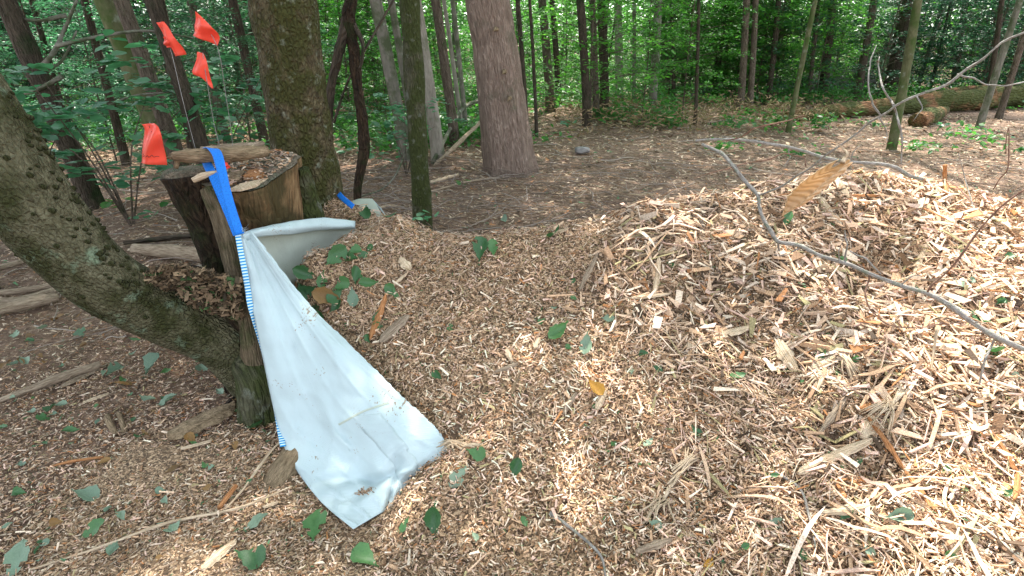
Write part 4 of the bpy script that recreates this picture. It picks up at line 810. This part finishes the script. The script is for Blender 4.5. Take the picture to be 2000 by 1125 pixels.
def sliver(pts_,rad,mt,label,name='wood_splinter',sq=None,cat='wood piece'):
    mb=MB(); mb.tube(pts_,rad,seg=8,n=14,rough=.12); o=mb.obj(name,M[mt]); tag(o,label,cat); return o
# loose wood on the stump top
sliver([at(378,360,2.30)+(0,0,.015),at(400,352,2.32)+(0,0,.02),at(425,345,2.36)+(0,0,.02)],[.010,.014,.006],'palewood','pale splinter sticking out over the left edge of the stump top')
def plate(poly,Y0,th,mt,label):
    V=[];n=len(poly)
    for k in (0,1):
        for (x,y,Y) in poly: V.append(at(x,y,Y)+np.array([0,0,th*k]))
    Fc=[tuple(range(n))[::-1],tuple(range(n,2*n))]+[(i,(i+1)%n,n+(i+1)%n,n+i) for i in range(n)]
    me=bpy.data.meshes.new('wood_flake'); me.from_pydata([tuple(map(float,v)) for v in V],[],Fc); a=me.attributes.new('bark','FLOAT_VECTOR','POINT'); a.data.foreach_set('vector',np.array(V,np.float32).ravel())
    o=link('wood_flake',me,M[mt]); tag(o,label,'wood piece'); return o
plate([(446,374,2.30),(470,362,2.36),(505,354,2.44),(522,352,2.46),(500,366,2.38),(470,374,2.31)],0,.008,'palewood','large pale flake at the front edge of the stump top')
plate([(476,352,2.48),(488,340,2.55),(508,338,2.57),(518,346,2.52),(500,352,2.47)],0,.02,'orangewood','orange brown chunk on the middle of the stump top')
plate([(432,352,2.44),(452,342,2.5),(478,338,2.54),(470,352,2.46),(446,358,2.42)],0,.014,'stick','brown bark flake right of the blue strap on the stump')
sliver([at(480,325,2.65)+(0,0,.02),at(492,312,2.75)+(0,0,.03),at(497,300,2.85)+(0,0,.04)],[.009,.012,.006],'palewood','curved tan splinter rising on the stump top')
sliver([at(395,300,2.75)+(0,0,.02),at(450,296,2.85)+(0,0,.02),at(515,280,3.0)+(0,0,.0)],[.014,.018,.012],'drywood','long thin stick behind the thick stick on the stump',name='stick',cat='stick')
# chips scattered on the stump top: tiny crumbs
n=500; a=R.uniform(0,6.28,n); rr=np.sqrt(R.uniform(0,1,n))*.9; idx=(a/6.2832*seg).astype(int)%seg; P=c+(tr[idx]-c)*rr[:,None]; P[:,2]+=.018
L=R.uniform(.008,.035,n); V,Fc,cc_=pieces(P,np.tile([0,0,1.],(n,1)),L,L*R.uniform(.2,.6,n),np.full(n,.003),R.uniform(0,6.28,n),np.full(n,.3),PAL[R.choice(7,n)]*R.uniform(.5,1.0,(n,1)))
o=link('sawdust_crumbs',mesh('crumbs',V,Fc,cc_,smooth=False),M['chips']); tag(o,'crumbs of wood and bark lying on the sawn stump top','wood crumbs',kind='stuff')
# the stick that holds the strap
sk_=empty('strap_stick',at(430,312,2.4)); tag(sk_,'thick broken stick lying across the stump through the blue loop','stick')
mb=MB(); mb.tube([at(340,306,2.36)+(0,0,.0),at(365,306,2.36),at(420,303,2.42),at(470,300,2.5),at(520,296,2.62)],[.018,.030,.031,.034,.024],seg=18,n=30,rough=.10); mb.obj('wood',M['stick'],sk_)
for q,rr in [([at(345,306,2.36),at(325,309,2.35)],[.012,.003]),([at(348,310,2.35),at(343,328,2.35)],[.014,.008]),([at(350,300,2.36),at(330,302,2.35)],[.010,.003])]:
    mb=MB(); mb.tube(q,rr,seg=7,n=6,rough=.2); mb.obj('splinter',M['stick'],sk_)
# ------------------------------------------------------------------ curved leaning trunk
lt=empty('curved_tree',(-1.1,2.25,0)); tag(lt,'curved thick trunk sweeping up to the left from the foot of the stump','tree')
mb=MB()
mb.tube([at(520,760,2.28)-(0,0,.08),at(450,680,2.25),at(370,630,2.2),at(272,585,2.13),at(188,535,2.05),at(85,428,2.0),at(-2,318,1.98),at(-90,190,2.0),at(-180,30,2.1),at(-260,-250,2.3),at(-300,-700,2.6),at(-320,-1500,2.9),at(-330,-2600,3.1)],
        [.10,.12,.125,.13,.132,.142,.150,.15,.145,.14,.12,.09,.05],seg=72,n=170,rough=.035,rs=7)
co=mb.V[0]; px,py,_=proj(co); ok=np.where((px>10)&(px<300)&(py>180)&(py<620)&(co[:,1]<2.1))[0]; cen=np.interp(px[ok],[0,85,188,272,370],[318,428,535,585,630]); ok=ok[(py[ok]<cen)|(R.uniform(0,1,len(ok))<.2)]
for i in R.choice(ok,110):
    p=co[i]; s_=random.uniform(.003,.008); d=np.array([random.uniform(-.2,.6),-1,.5]); d/=np.linalg.norm(d); V_,F_,B_=tube([p-d*.008,p+d*s_*.8,p+d*s_*1.8],[s_*1.6,s_*1.2,s_*.3],seg=6,n=4); mb.add(V_,F_,B_+np.array([5,5,5]))
mb.obj('trunk',M['lean'],lt)
mb=MB(); mb.tube([at(520,735,2.3)-(0,0,.05),at(455,640,2.3),at(390,575,2.3),at(315,545,2.25)],[.10,.15,.13,.06],seg=30,n=36,rough=.16,rs=6); mb.obj('rotten_crotch',M['rot'],lt)
child('crown',matmesh(SPC[0],M['leaf']),lt,(-1.6,1.0,9),1.0)
# leaf debris in the crotch
n=2200; px=R.uniform(270,468,n); py=518+np.abs(px-340)*.25+R.uniform(-6,75,n)*np.clip((px-240)/150,.3,1); Yv=2.13-.0*px
V=[]; dP=np.array([at(a,b_,2.2-.12*random.random()) for a,b_ in zip(px,py)]); Ls=R.uniform(.012,.045,n)
palc=np.array([(.10,.065,.035),(.18,.12,.07),(.28,.2,.12),(.05,.035,.02),(.05,.10,.03)])
V,Fc,cc_=pieces(dP,np.tile([0,-.7,.7],(n,1)),Ls,Ls*R.uniform(.3,.7,n),np.full(n,.002),R.uniform(0,6.28,n),np.full(n,.6),palc[R.choice(5,n,p=[.3,.25,.15,.2,.1])]*R.uniform(.6,1.2,(n,1)))
o=link('crotch_debris',mesh('crotch_debris',V,Fc,cc_,smooth=False),M['litter']); tag(o,'dead leaves and bark crumbs caught between the curved trunk and the stump','leaf litter',kind='stuff')
# ------------------------------------------------------------------ bulk bag
bag=empty('bulk_bag',at(600,940,1.8)); tag(bag,'white woven bulk bag with blue strap hung on the stump and spilling chips','bag')
bag.location.z=0
LE=spline([at(470,458,2.20),at(486,560,2.14),at(512,690,2.03),at(540,820,1.90),at(566,895,1.76),at(622,975,1.57),at(690,1034,1.425)],41)
RE=spline([at(492,452,2.22),at(600,590,2.15),at(700,690,1.99),at(780,770,1.86),at(850,836,1.76),at(872,880,1.70),at(838,925,1.66),at(790,975,1.60)],41)
NX=60
def bagpt(s,t,off=0):
    """s across (0 left edge, 1 rim), t down"""
    i=t*40; k=min(int(i),39); f=i-k; l=LE[k]*(1-f)+LE[k+1]*f; r=RE[k]*(1-f)+RE[k+1]*f; p=l*(1-s)+r*s
    wdt=np.linalg.norm(r-l); view=p-np.array([0,0,CH]); view/=np.linalg.norm(view)
    bl=.11*wdt*math.sin(math.pi*s)**.8*math.sin(math.pi*min(1,t*1.0))
    # folds radiating from the hung corner and creases along the bottom
    ang=s*6.283; fo=.016*math.sin(ang*1.6+t*2.5)*math.exp(-((t-.45)/.35)**2)
    cr=-.030*math.exp(-((s-.36-.12*t)/.05)**2)*max(0,min(1,(t-.45)/.15))*max(0,min(1,(.9-t)/.1))
    cr2=-.024*math.exp(-((t-.80-.12*(s-.4))/.030)**2)*max(0,1-abs(s-.45)*1.4)
    cr3=0*math.exp(-((t-.60+.25*(s-.4))/.05)**2)*math.exp(-((s-.4)/.25)**2)
    cr4=-.022*math.exp(-((s-.78+.15*t)/.035)**2)*max(0,min(1,(t-.62)/.1))
    pl=.006*math.sin(s*17+2*t)*math.exp(-((t-.3)/.3)**2)*math.sin(math.pi*s); wr=.007*(1-abs(math.sin(s*9+t*13+1.5*math.sin(t*7+s*3))))**3*math.exp(-((t-.78)/.2)**2)+.006*(1-abs(math.sin(s*14-t*6+2*math.sin(t*4))))**4; fine=pl+wr+.007*abs(float(noise(p,12,4)))*min(1,t*1.4)+.005*(1-min(1,abs(float(noise(p,17,21)))*1.5))**2+.0024*float(noise(p,26,4))+.0016*float(noise(p,60,9))
    rimroll=.012*math.exp(-((1-s)/.05)**2)
    st1=.020*math.tanh((s-.40-.05*math.sin(t*9))/.03)*max(0,min(1,(t-.42)/.1))*max(0,min(1,(.82-t)/.05)); st2=.024*math.tanh((t-.84-.05*math.sin(s*6))/.012)*math.exp(-((s-.5)/.35)**2); return p-view*(st1+st2+bl+fo+cr+cr2+cr3+cr4+fine+off)+np.array([0,0,-rimroll*0])
NY=130; V=[];B=[]
for j in range(NY+1):
    for i in range(NX+1):
        s,t=i/NX,j/NY; p=bagpt(s,t)
        if i==NX: p=p+np.array([random.gauss(0,.0015),0,random.gauss(0,.002)])
        V.append(p); B.append((p[0]*.9+p[2]*.3,p[2],0))
for j in range(NY+1):                                        # hem turned over the rim
    t=j/NY; p=bagpt(1,t,-.02); V.append(p+np.array([-.004,.012,-.035])); B.append((p[0],p[2],0))
Fc=[(j*(NX+1)+i,j*(NX+1)+i+1,(j+1)*(NX+1)+i+1,(j+1)*(NX+1)+i) for j in range(NY) for i in range(NX)]
h0=(NX+1)*(NY+1); Fc+=[(j*(NX+1)+NX,h0+j,h0+j+1,(j+1)*(NX+1)+NX) for j in range(NY)]
mb=MB(); mb.add(np.array(V),Fc,np.array(B)); fp=mb.obj('front_panel',M['bag'],bag)
sm=fp.modifiers.new('s','SOLIDIFY'); sm.thickness=.002; sm.offset=-1
def strip(name,path,wid,mat,off=.003,parent=bag,n=30,th=.0015,hatch=None):
    """a flat strip following (s,t) points on the front panel"""
    st_=spline([(a,b_,0) for a,b_ in path],n)[:,:2]; V=[];B=[]; cl=lambda v: min(1,max(0,v))
    for i in range(n):
        a0,b0_=st_[i]; da,db=st_[min(n-1,i+1)]-st_[max(0,i-1)]; e=.02
        Ws=np.linalg.norm(bagpt(cl(a0+e),b0_)-bagpt(cl(a0-e),b0_))/(2*e)+1e-4; Wt=np.linalg.norm(bagpt(a0,cl(b0_+e))-bagpt(a0,cl(b0_-e)))/(2*e)+1e-4
        pa,pb=-db*Wt,da*Ws; nn_=math.hypot(pa,pb); w_=wid if np.isscalar(wid) else wid[0]*(1-i/(n-1))+wid[1]*i/(n-1)
        for u in np.linspace(-.5,.5,9): V.append(bagpt(cl(a0+pa/nn_*u*w_/Ws),cl(b0_+pb/nn_*u*w_/Wt),off)); B.append((u*w_,i*.02,0))
    Fc=[]
    for i in range(n-1): Fc+=[(i*9+q,i*9+q+1,i*9+q+10,i*9+q+9) for q in range(8)]
    mb=MB(); mb.add(np.array(V),Fc,np.array(B)); o=mb.obj(name,mat,parent); m_=o.modifiers.new('s','SOLIDIFY'); m_.thickness=th; m_.offset=0; return o
strip('reinforcing_tape',[(.64,.50),(.66,.60),(.70,.72),(.78,.84),(.90,.98)],(.13,.05),M['bag'],n=60,th=.0012)
strip('stitched_seam',[(.30,.05),(.34,.25),(.37,.50),(.40,.66)],.004,M['bag'],off=.0025)
strip('folded_hem',[(.42,.53),(.62,.49),(.86,.46)],.008,M['bagin'],off=.004)
strip('stitched_seam',[(.10,.88),(.35,.86),(.62,.82),(.85,.86)],.003,M['bag'],off=.003)
# clot of chips on the panel
n=90; P=np.array([bagpt(.40+random.gauss(0,.035),.855+random.gauss(0,.008),.004) for _ in range(n)]); L=R.uniform(.008,.02,n)
V,Fc,cc_=pieces(P,np.tile([0,-.8,.5],(n,1)),L,L*.35,np.full(n,.002),R.uniform(0,6.28,n),np.full(n,.4),PAL[R.choice(4,n)]*R.uniform(.5,.9,(n,1)))
o=link('stuck_chips',mesh('stuck_chips',V,Fc,cc_,smooth=False),M['chips']); tag(o,'small clot of wood chips stuck on the lower bag panel','wood chips',kind='stuff')
# back panel and rolled rim
def sheet(name,rows,mat,nx=30,ny=14,wob=.004,parent=bag,th=.002):
    rows=[spline(r_,nx) for r_ in rows]; V=[];B=[]
    cols=[spline([r[i] for r in rows],ny) for i in range(nx)]
    for j in range(ny):
        for i in range(nx):
            p=cols[i][j]; p=p+np.array([0,wob*float(noise(p,20,6)),wob*.5*float(noise(p,30,2))]); V.append(p); B.append((p[0]+p[1],p[2],0))
    Fc=[(j*nx+i,j*nx+i+1,(j+1)*nx+i+1,(j+1)*nx+i) for j in range(ny-1) for i in range(nx-1)]
    mb=MB(); mb.add(np.array(V),Fc,np.array(B)); o=mb.obj(name,mat,parent); m_=o.modifiers.new('s','SOLIDIFY'); m_.thickness=th; m_.offset=0; return o
sheet('back_panel',[[at(474,462,2.23),at(520,452,2.33),at(580,445,2.50),at(640,440,2.68),at(692,440,2.84)],[at(492,490,2.26),at(530,490,2.38),at(590,480,2.55),at(645,462,2.72),at(698,452,2.88)],[at(520,560,2.3),at(560,560,2.42),at(610,540,2.6),at(655,510,2.74),at(705,490,2.9)]],M['bagin'])
sheet('rolled_rim',[[at(472,455,2.22),at(520,442,2.32),at(580,431,2.48),at(640,425,2.66),at(694,432,2.83)],[at(474,460,2.195),at(520,450,2.28),at(582,444,2.44),at(642,441,2.62),at(693,441,2.79)],[at(476,470,2.20),at(522,462,2.29),at(584,455,2.46),at(643,449,2.64),at(693,446,2.81)]],M['bag'],ny=10)
# inner shadowy turned-back edge behind the front corner
# far corner of the bag with its own strap end
sheet('far_corner',[[at(688,392,3.3),at(705,388,3.3),at(728,389,3.25)],[at(686,402,3.25),at(706,404,3.2),at(738,404,3.15)],[at(690,425,3.2),at(715,430,3.1),at(748,424,3.05)]],M['bagin'],nx=14,ny=10)
sheet('far_corner_edge',[[at(726,388,3.26),at(733,396,3.2),at(744,405,3.12)],[at(738,400,3.2),at(744,410,3.12),at(752,420,3.05)]],M['bag'],nx=10,ny=6)
# straps
def ribbon(name,path,wid,mat,side,parent=bag,n=40,th=.002,twist=0):
    Q=spline(path,n); V=[];B=[]; L=0
    for i in range(n):
        s_=np.array(side[0])*(1-i/(n-1))+np.array(side[1])*(i/(n-1)); T_=Q[min(n-1,i+1)]-Q[max(0,i-1)]; T_/=np.linalg.norm(T_); s_=s_-T_*np.dot(s_,T_); s_/=np.linalg.norm(s_)
        for u in(-.5,-.25,0,.25,.5): V.append(Q[i]+s_*wid*u); B.append((u*wid,L,0))
        L+=np.linalg.norm(Q[min(n-1,i+1)]-Q[i])
    Fc=[(i*5+j,i*5+j+1,(i+1)*5+j+1,(i+1)*5+j) for i in range(n-1) for j in range(4)]
    mb=MB(); mb.add(np.array(V),Fc,np.array(B)); o=mb.obj(name,mat,parent); m_=o.modifiers.new('s','SOLIDIFY'); m_.thickness=th; m_.offset=0; return o
ribbon('strap',[at(405,292,2.44),at(414,290,2.38),at(424,301,2.33),at(432,330,2.27),at(441,370,2.24),at(452,410,2.21),at(468,458,2.18)],.038,M['blue'],((1,-.1,-.15),(1,.1,.1)))
ribbon('strap',[at(402,300,2.45),at(404,318,2.42),at(417,345,2.33),at(434,385,2.29),at(451,425,2.25),at(464,458,2.205)],.036,M['blue'],((1,.2,0),(1,.3,.1)))
# ladder stitched webbing down the left edge
def webmat():
    m,N,L,b=newmat('stitched_webbing'); a=N.new('ShaderNodeAttribute'); a.attribute_name='bark'; sx=N.new('ShaderNodeSeparateXYZ'); L.new(a.outputs['Vector'],sx.inputs[0])
    mo=N.new('ShaderNodeMath'); mo.operation='MULTIPLY'; mo.inputs[1].default_value=80; L.new(sx.outputs[1],mo.inputs[0]); fr=N.new('ShaderNodeMath'); fr.operation='FRACT'; L.new(mo.outputs[0],fr.inputs[0])
    r=ramp(N,[(.48,(.01,.24,.55)),(.52,(.55,.72,.75))]); r.color_ramp.interpolation='LINEAR'; L.new(fr.outputs[0],r.inputs[0]); L.new(r.outputs[0],b.inputs['Base Color']); b.inputs['Roughness'].default_value=.8; return m
M['web']=webmat()
ribbon('stitched_webbing',[at(464,456,2.19),at(470,490,2.165),at(478,530,2.14),at(485,570,2.12),at(490,600,2.10),at(514,680,2.08),at(533,760,2.0),at(546,835,1.88),at(553,872,1.80)],.022,M['web'],((1,.25,0),(.5,.9,0)),n=90)
ribbon('far_strap',[at(661,378,3.12),at(668,386,3.08),at(680,396,3.02),at(690,404,3.0)],.03,M['blue'],((1,0,.6),(1,0,.6)),n=12)
# loose threads at the corner
mb=MB()
for q in range(9): 
    p=at(474,452,2.17); mb.tube([p,p+np.array([random.uniform(.0,.02),-.005,random.uniform(.0,.02)]),p+np.array([random.uniform(.0,.035),-.01,random.uniform(-.01,.035)])],[.0006,.0006,.0003],seg=3,n=6,cap=False)
mb.obj('frayed_threads',M['bag'],bag)
# ------------------------------------------------------------------ orange flags
def flag(poly,Y,stake,label,mark=False,folds=1):
    """poly: outline as rows of (px,py,dY) left and right edges from top to bottom"""
    r0=empty('marker_flag',at(*stake[-1])); tag(r0,label,'flag')
    rowsL=spline([at(a,b_,Y+d) for a,b_,d in poly[0]],14); rowsR=spline([at(a,b_,Y+d) for a,b_,d in poly[1]],14); V=[];B=[]
    for j in range(14):
        for i in range(9):
            s=i/8; p=rowsL[j]*(1-s)+rowsR[j]*s; wd=np.linalg.norm(rowsR[j]-rowsL[j]); p=p+np.array([0,.16*wd*math.sin(s*6.283*folds+j*.25)+.006*math.sin(j*.7),0]); V.append(p); B.append(p)
    Fc=[(j*9+i,j*9+i+1,(j+1)*9+i+1,(j+1)*9+i) for j in range(13) for i in range(8)]
    mb=MB(); mb.add(np.array(V),Fc,np.array(B)); o=mb.obj('flag_sheet',M['orange'],r0); m_=o.modifiers.new('s','SOLIDIFY'); m_.thickness=.0006; m_.offset=0
    mb=MB(); mb.tube([at(*s_) for s_ in stake],[.0013,.0013],seg=6,n=16); mb.obj('wire_stake',M['wire'],r0)
    if mark:
        mb=MB()
        for (x0,y0,x1,y1) in [(276,291,278,295),(277,296,276,301),(279,300,281,304),(278,307,283,304),(284,307,288,304),(288,304,291,308),(292,307,296,303),(297,303,300,307),(301,307,307,305),(307,305,311,306),(291,246,293,250),(295,256,296,258)]:
            mb.tube([at(x0,y0,Y-.012),at(x1,y1,Y-.012)],[.0009,.0009],seg=5,n=3)
        mb.obj('handwriting',M['black'],r0)
flag([[(381,22,0),(378,50,0),(377,69,0)],[(384,24,0),(408,50,-.03),(425,68,0),(424,90,.01)]],2.55,[(383,26,2.56),(424,90,2.56),(440,180,2.58),(452,260,2.6),(458,330,2.6)],'upper right orange marker flag folded over its wire')
flag([[(305,44,0),(318,70,0),(330,90,0),(342,110,0)],[(320,42,0),(332,62,-.02),(348,84,-.02),(364,106,0)]],2.5,[(310,45,2.51),(330,85,2.51),(358,200,2.5),(388,315,2.5)],'narrow twisted orange flag at the upper left of the group')
flag([[(318,72,0),(319,85,0),(325,93,0)],[(332,70,-.01),(336,82,-.01),(334,92,0)]],2.49,[(322,74,2.5),(330,90,2.5)],'small crumpled tail of orange flag on the narrow twisted one')
flag([[(385,101,0),(380,120,-.01),(374,143,0),(392,152,0),(412,172,0)],[(397,104,0),(402,122,-.02),(407,142,-.01),(411,158,0),(416,173,0)]],2.45,[(396,103,2.44),(404,158,2.44),(420,250,2.48),(440,325,2.5)],'lower orange flag with wire along its edge in the middle')
flag([[(277,243,.01),(278,255,0),(275,285,0),(273,312,0),(276,318,0)],[(304,240,.01),(313,250,-.02),(319,265,-.02),(317,290,0),(322,324,0)]],2.2,[(292,238,2.22),(312,300,2.22),(345,335,2.4)],'lowest orange flag with faint black writing left of the stump',mark=True,folds=.7)
flag([[(432,318,0),(434,324,0),(438,332,0)],[(441,317,0),(446,322,0),(449,328,0)]],2.42,[(432,318,2.42),(446,326,2.44)],'small orange flag scrap lying on the stump beside the strap')
# ------------------------------------------------------------------ bare branch over the pile with the curled leaf
br=empty('dead_branch',at(1700,530,2.0)); tag(br,'long bare grey branch reaching over the right side of the pile','branch')
def bpath(name,q,rpx,mat=M['twig'],n=80,rough=.14):
    q2=[]
    for a_,b_ in zip(q[:-1],q[1:]):
        q2.append(a_); L_=math.hypot(a_[0]-b_[0],a_[1]-b_[1]); q2.append(tuple(np.array(a_)*.5+np.array(b_)*.5+np.array([random.gauss(0,.035)*L_,random.gauss(0,.035)*L_,random.gauss(0,.008)])))
    q=q2+[q[-1]]; P=[at(*a) for a in q]; rad=[]
    for a,r in zip(np.linspace(0,len(P)-1,len(rpx)),rpx): _,_,f=proj(P[int(round(a))]); rad.append(.7*r*f/F)
    mb=MB(); mb.tube(P,rad,seg=8,n=n,rough=rough); return mb.obj(name,mat,br)
bpath('stem',[(2080,715,1.55),(2000,682,1.6),(1900,630,1.66),(1810,572,1.72),(1700,535,1.8),(1600,498,1.87),(1520,472,1.93),(1492,430,1.97),(1480,382,2.02),(1440,335,2.1),(1410,300,2.2),(1372,282,2.3)],[8,7.5,7,6.5,6,6,5.5,5,5,5,4.5,4],n=90)
bpath('twig',[(1480,382,2.02),(1530,362,1.95),(1580,330,1.85),(1640,285,1.75),(1700,238,1.68),(1760,200,1.6),(1850,165,1.55),(1920,115,1.5),(2010,60,1.45),(2060,30,1.42)],[3,3,3,3.2,3.2,3.4,3.6,3.5,3.5,3.5],n=60)
bpath('twig',[(1358,275,2.5),(1420,272,2.5),(1480,277,2.5),(1540,287,2.5),(1600,306,2.5),(1680,318,2.5),(1750,328,2.5),(1800,350,2.5)],[3,4,4.5,4,5,4,6,5],n=50)
bpath('twig',[(1870,145,1.55),(1900,152,1.55),(1925,165,1.55),(1960,168,1.55),(2010,158,1.55)],[3,2.5,2.2,2,2])
bpath('twig',[(1745,205,1.62),(1735,190,1.63),(1720,155,1.66),(1715,125,1.7),(1718,110,1.7)],[3,2.5,2.2,2,1])
bpath('twig',[(1745,205,1.62),(1755,240,1.62),(1762,280,1.63),(1760,320,1.65)],[3,2.8,2.5,1.5])
bpath('twig',[(1722,228,1.65),(1705,205,1.66),(1698,180,1.66),(1697,140,1.68),(1700,118,1.7),(1712,88,1.72)],[2.5,2.5,2.2,2.2,2,.8])
bpath('twig',[(1718,230,1.65),(1728,248,1.66),(1733,275,1.67)],[2.4,2,1])
bpath('twig',[(1520,472,1.93),(1522,490,1.95)],[3.5,2])
bpath('twig',[(1570,225,2.3),(1520,240,2.3),(1470,252,2.35),(1440,270,2.4),(1400,280,2.45)],[1,2.4,2.2,2,1],M['redtwig'])
bpath('twig',[(1355,348,2.2),(1420,330,2.2),(1480,315,2.2),(1530,300,2.2),(1570,308,2.2),(1574,325,2.2)],[1,1.6,2,2.2,2,1.4],M['redtwig'])
bpath('twig',[(1810,572,1.72),(1840,540,1.7),(1880,495,1.68),(1920,440,1.66),(1960,400,1.64),(2020,360,1.62)],[3,3,2.8,2.6,2.6,2.6],M['redtwig'])
bpath('twig',[(1700,535,1.8),(1690,570,1.76),(1700,605,1.73),(1730,632,1.7),(1800,640,1.68),(1860,632,1.66),(1905,612,1.66)],[2.6,2,2,1.8,1.8,1.8,1.4],M['redtwig'])
bpath('twig',[(1945,655,1.62),(1925,700,1.6),(1910,760,1.6),(1880,830,1.62)],[3.6,3,2.4,1.2])
bpath('twig',[(1650,508,1.86),(1655,480,1.84),(1650,450,1.86)],[3,2.2,1.4])
bpath('twig',[(1965,300,1.9),(1970,250,1.9),(1968,330,1.9),(1940,370,1.95)],[1.2,1.2,1.6,1.2],M['redtwig'])
bpath('twig',[(1660,490,1.9),(1690,505,1.9),(1720,535,1.9)],[2,3,3],M['twig'])
for (x_,y_,Y_) in [(1900,630,1.66),(1840,590,1.7),(1760,556,1.76),(1640,512,1.84),(1560,485,1.9),(1486,405,1.99),(1425,318,2.15),(1600,318,1.82),(1790,188,1.58),(1540,287,2.5),(1660,316,2.5)]:
    a_=random.uniform(0,6.28); l_=random.uniform(14,55); q_=[(x_,y_,Y_),(x_+l_*.5*math.cos(a_)+random.gauss(0,3),y_+l_*.5*math.sin(a_),Y_-.02),(x_+l_*math.cos(a_+.3),y_+l_*math.sin(a_+.3),Y_-.03)]; bpath('twig',q_,[2.2,1.6,.6],n=12)
# curled dead leaf: a rolled sheet with ribs
V=[];B=[]; m1,m2=50,24; A_=at(1527,422,1.70); Z_=at(1645,318,1.56); ax=Z_-A_; Ll=np.linalg.norm(ax); ax/=Ll; s1=np.cross(ax,[0,1,0]); s1/=np.linalg.norm(s1); s2=np.cross(ax,s1)
for i in range(m1):
    t=i/(m1-1); rr=.95*Ll*float(np.interp(t,[0,.12,.3,.5,.7,.88,1],[.004,.035,.11,.13,.115,.10,.07])); cen=A_+ax*Ll*t+s1*Ll*.04*math.sin(t*3.1)
    for j in range(m2):
        u=j/(m2-1); a=1.6+u*4.6; r_=1.15*rr*(1+.05*math.sin(i*1.05+u*5)+.08*math.sin(u*9+t*6))*(1-.25*u*(t**2)); V.append(cen+s1*math.cos(a)*r_+s2*math.sin(a)*r_*.8+ax*(rr*.5*math.sin(u*5+1)+Ll*t*.10*math.sin(u*11)*math.sin(u*4+2))); B.append((t,u,0))
Fc=[(i*m2+j,i*m2+j+1,(i+1)*m2+j+1,(i+1)*m2+j) for i in range(m1-1) for j in range(m2-1)]
mb=MB(); mb.add(np.array(V),Fc,np.array(B)); dm,N,L,b=newmat('dry_leaf'); a=N.new('ShaderNodeAttribute'); a.attribute_name='bark'; mp=N.new('ShaderNodeMapping'); mp.inputs['Rotation'].default_value=(0,0,.12); L.new(a.outputs['Vector'],mp.inputs[0])
wv=N.new('ShaderNodeTexWave'); wv.bands_direction='X'; wv.inputs['Scale'].default_value=3.4; wv.inputs['Distortion'].default_value=1.2; wv.inputs['Detail'].default_value=3; L.new(mp.outputs[0],wv.inputs[0])
rp=ramp(N,[(.02,(.62,.44,.25)),(.3,(.70,.52,.32)),(.8,(.78,.61,.40))]); L.new(wv.outputs['Fac'],rp.inputs[0]); L.new(rp.outputs[0],b.inputs['Base Color']); b.inputs['Roughness'].default_value=.55
bu=N.new('ShaderNodeBump'); bu.inputs['Distance'].default_value=.0018; L.new(wv.outputs['Fac'],bu.inputs['Height']); L.new(bu.outputs[0],b.inputs['Normal'])
tr=N.new('ShaderNodeBsdfTranslucent'); L.new(rp.outputs[0],tr.inputs[0]); ms=N.new('ShaderNodeMixShader'); ms.inputs[0].default_value=.35; L.new(b.outputs[0],ms.inputs[1]); L.new(tr.outputs[0],ms.inputs[2]); L.new(ms.outputs[0],N['Material Output'].inputs[0])
o=mb.obj('curled_leaf',dm,br); m_=o.modifiers.new('s','SOLIDIFY'); m_.thickness=.0008
bpath('leaf_tip',[(1645,318,1.56),(1655,300,1.56),(1638,282,1.58)],[8,5,1],M['palewood'],n=14)
# small standing twigs and stems behind the pile
for q,r_,mt,lab in [([(1920,505,2.6),(1905,430,2.7),(1885,350,2.8),(1872,300,2.8)],.004,'twig','thin pale upright twig at the right ridge of the pile'),([(1848,385,2.9),(1845,350,2.9),(1846,322,2.9)],.010,'orangewood','small curled brown stub standing on the right ridge'),
   ([(1830,640,1.75),(1822,700,1.7),(1815,760,1.68),(1822,800,1.68)],.005,'palewood','crooked pale root hanging under the long grey branch'),([(1075,1010,1.5),(1120,1045,1.45),(1155,1075,1.42),(1175,1100,1.36),(1182,1135,1.3)],.006,'twig','grey green twig bent at the bottom centre'),
   ([(1510,930,1.5),(1560,965,1.5),(1578,1020,1.45),(1590,1080,1.4)],.005,'twig','grey crooked twig at the lower right')]:
    P=[]
    for a in q:
        p=at(*a); h=hit(a[0],a[1])
        if mt=='twig' and lab.startswith('grey') : p=h+np.array([0,0,.02])
        elif p[1]>h[1]: p=h+np.array([0,0,.01])
        P.append(p)
    mb=MB(); mb.tube(P,[r_,r_*.5 if len(P)>3 else r_],seg=8,n=24,rough=.1); o=mb.obj('twig',M[mt]); tag(o,lab,'twig')
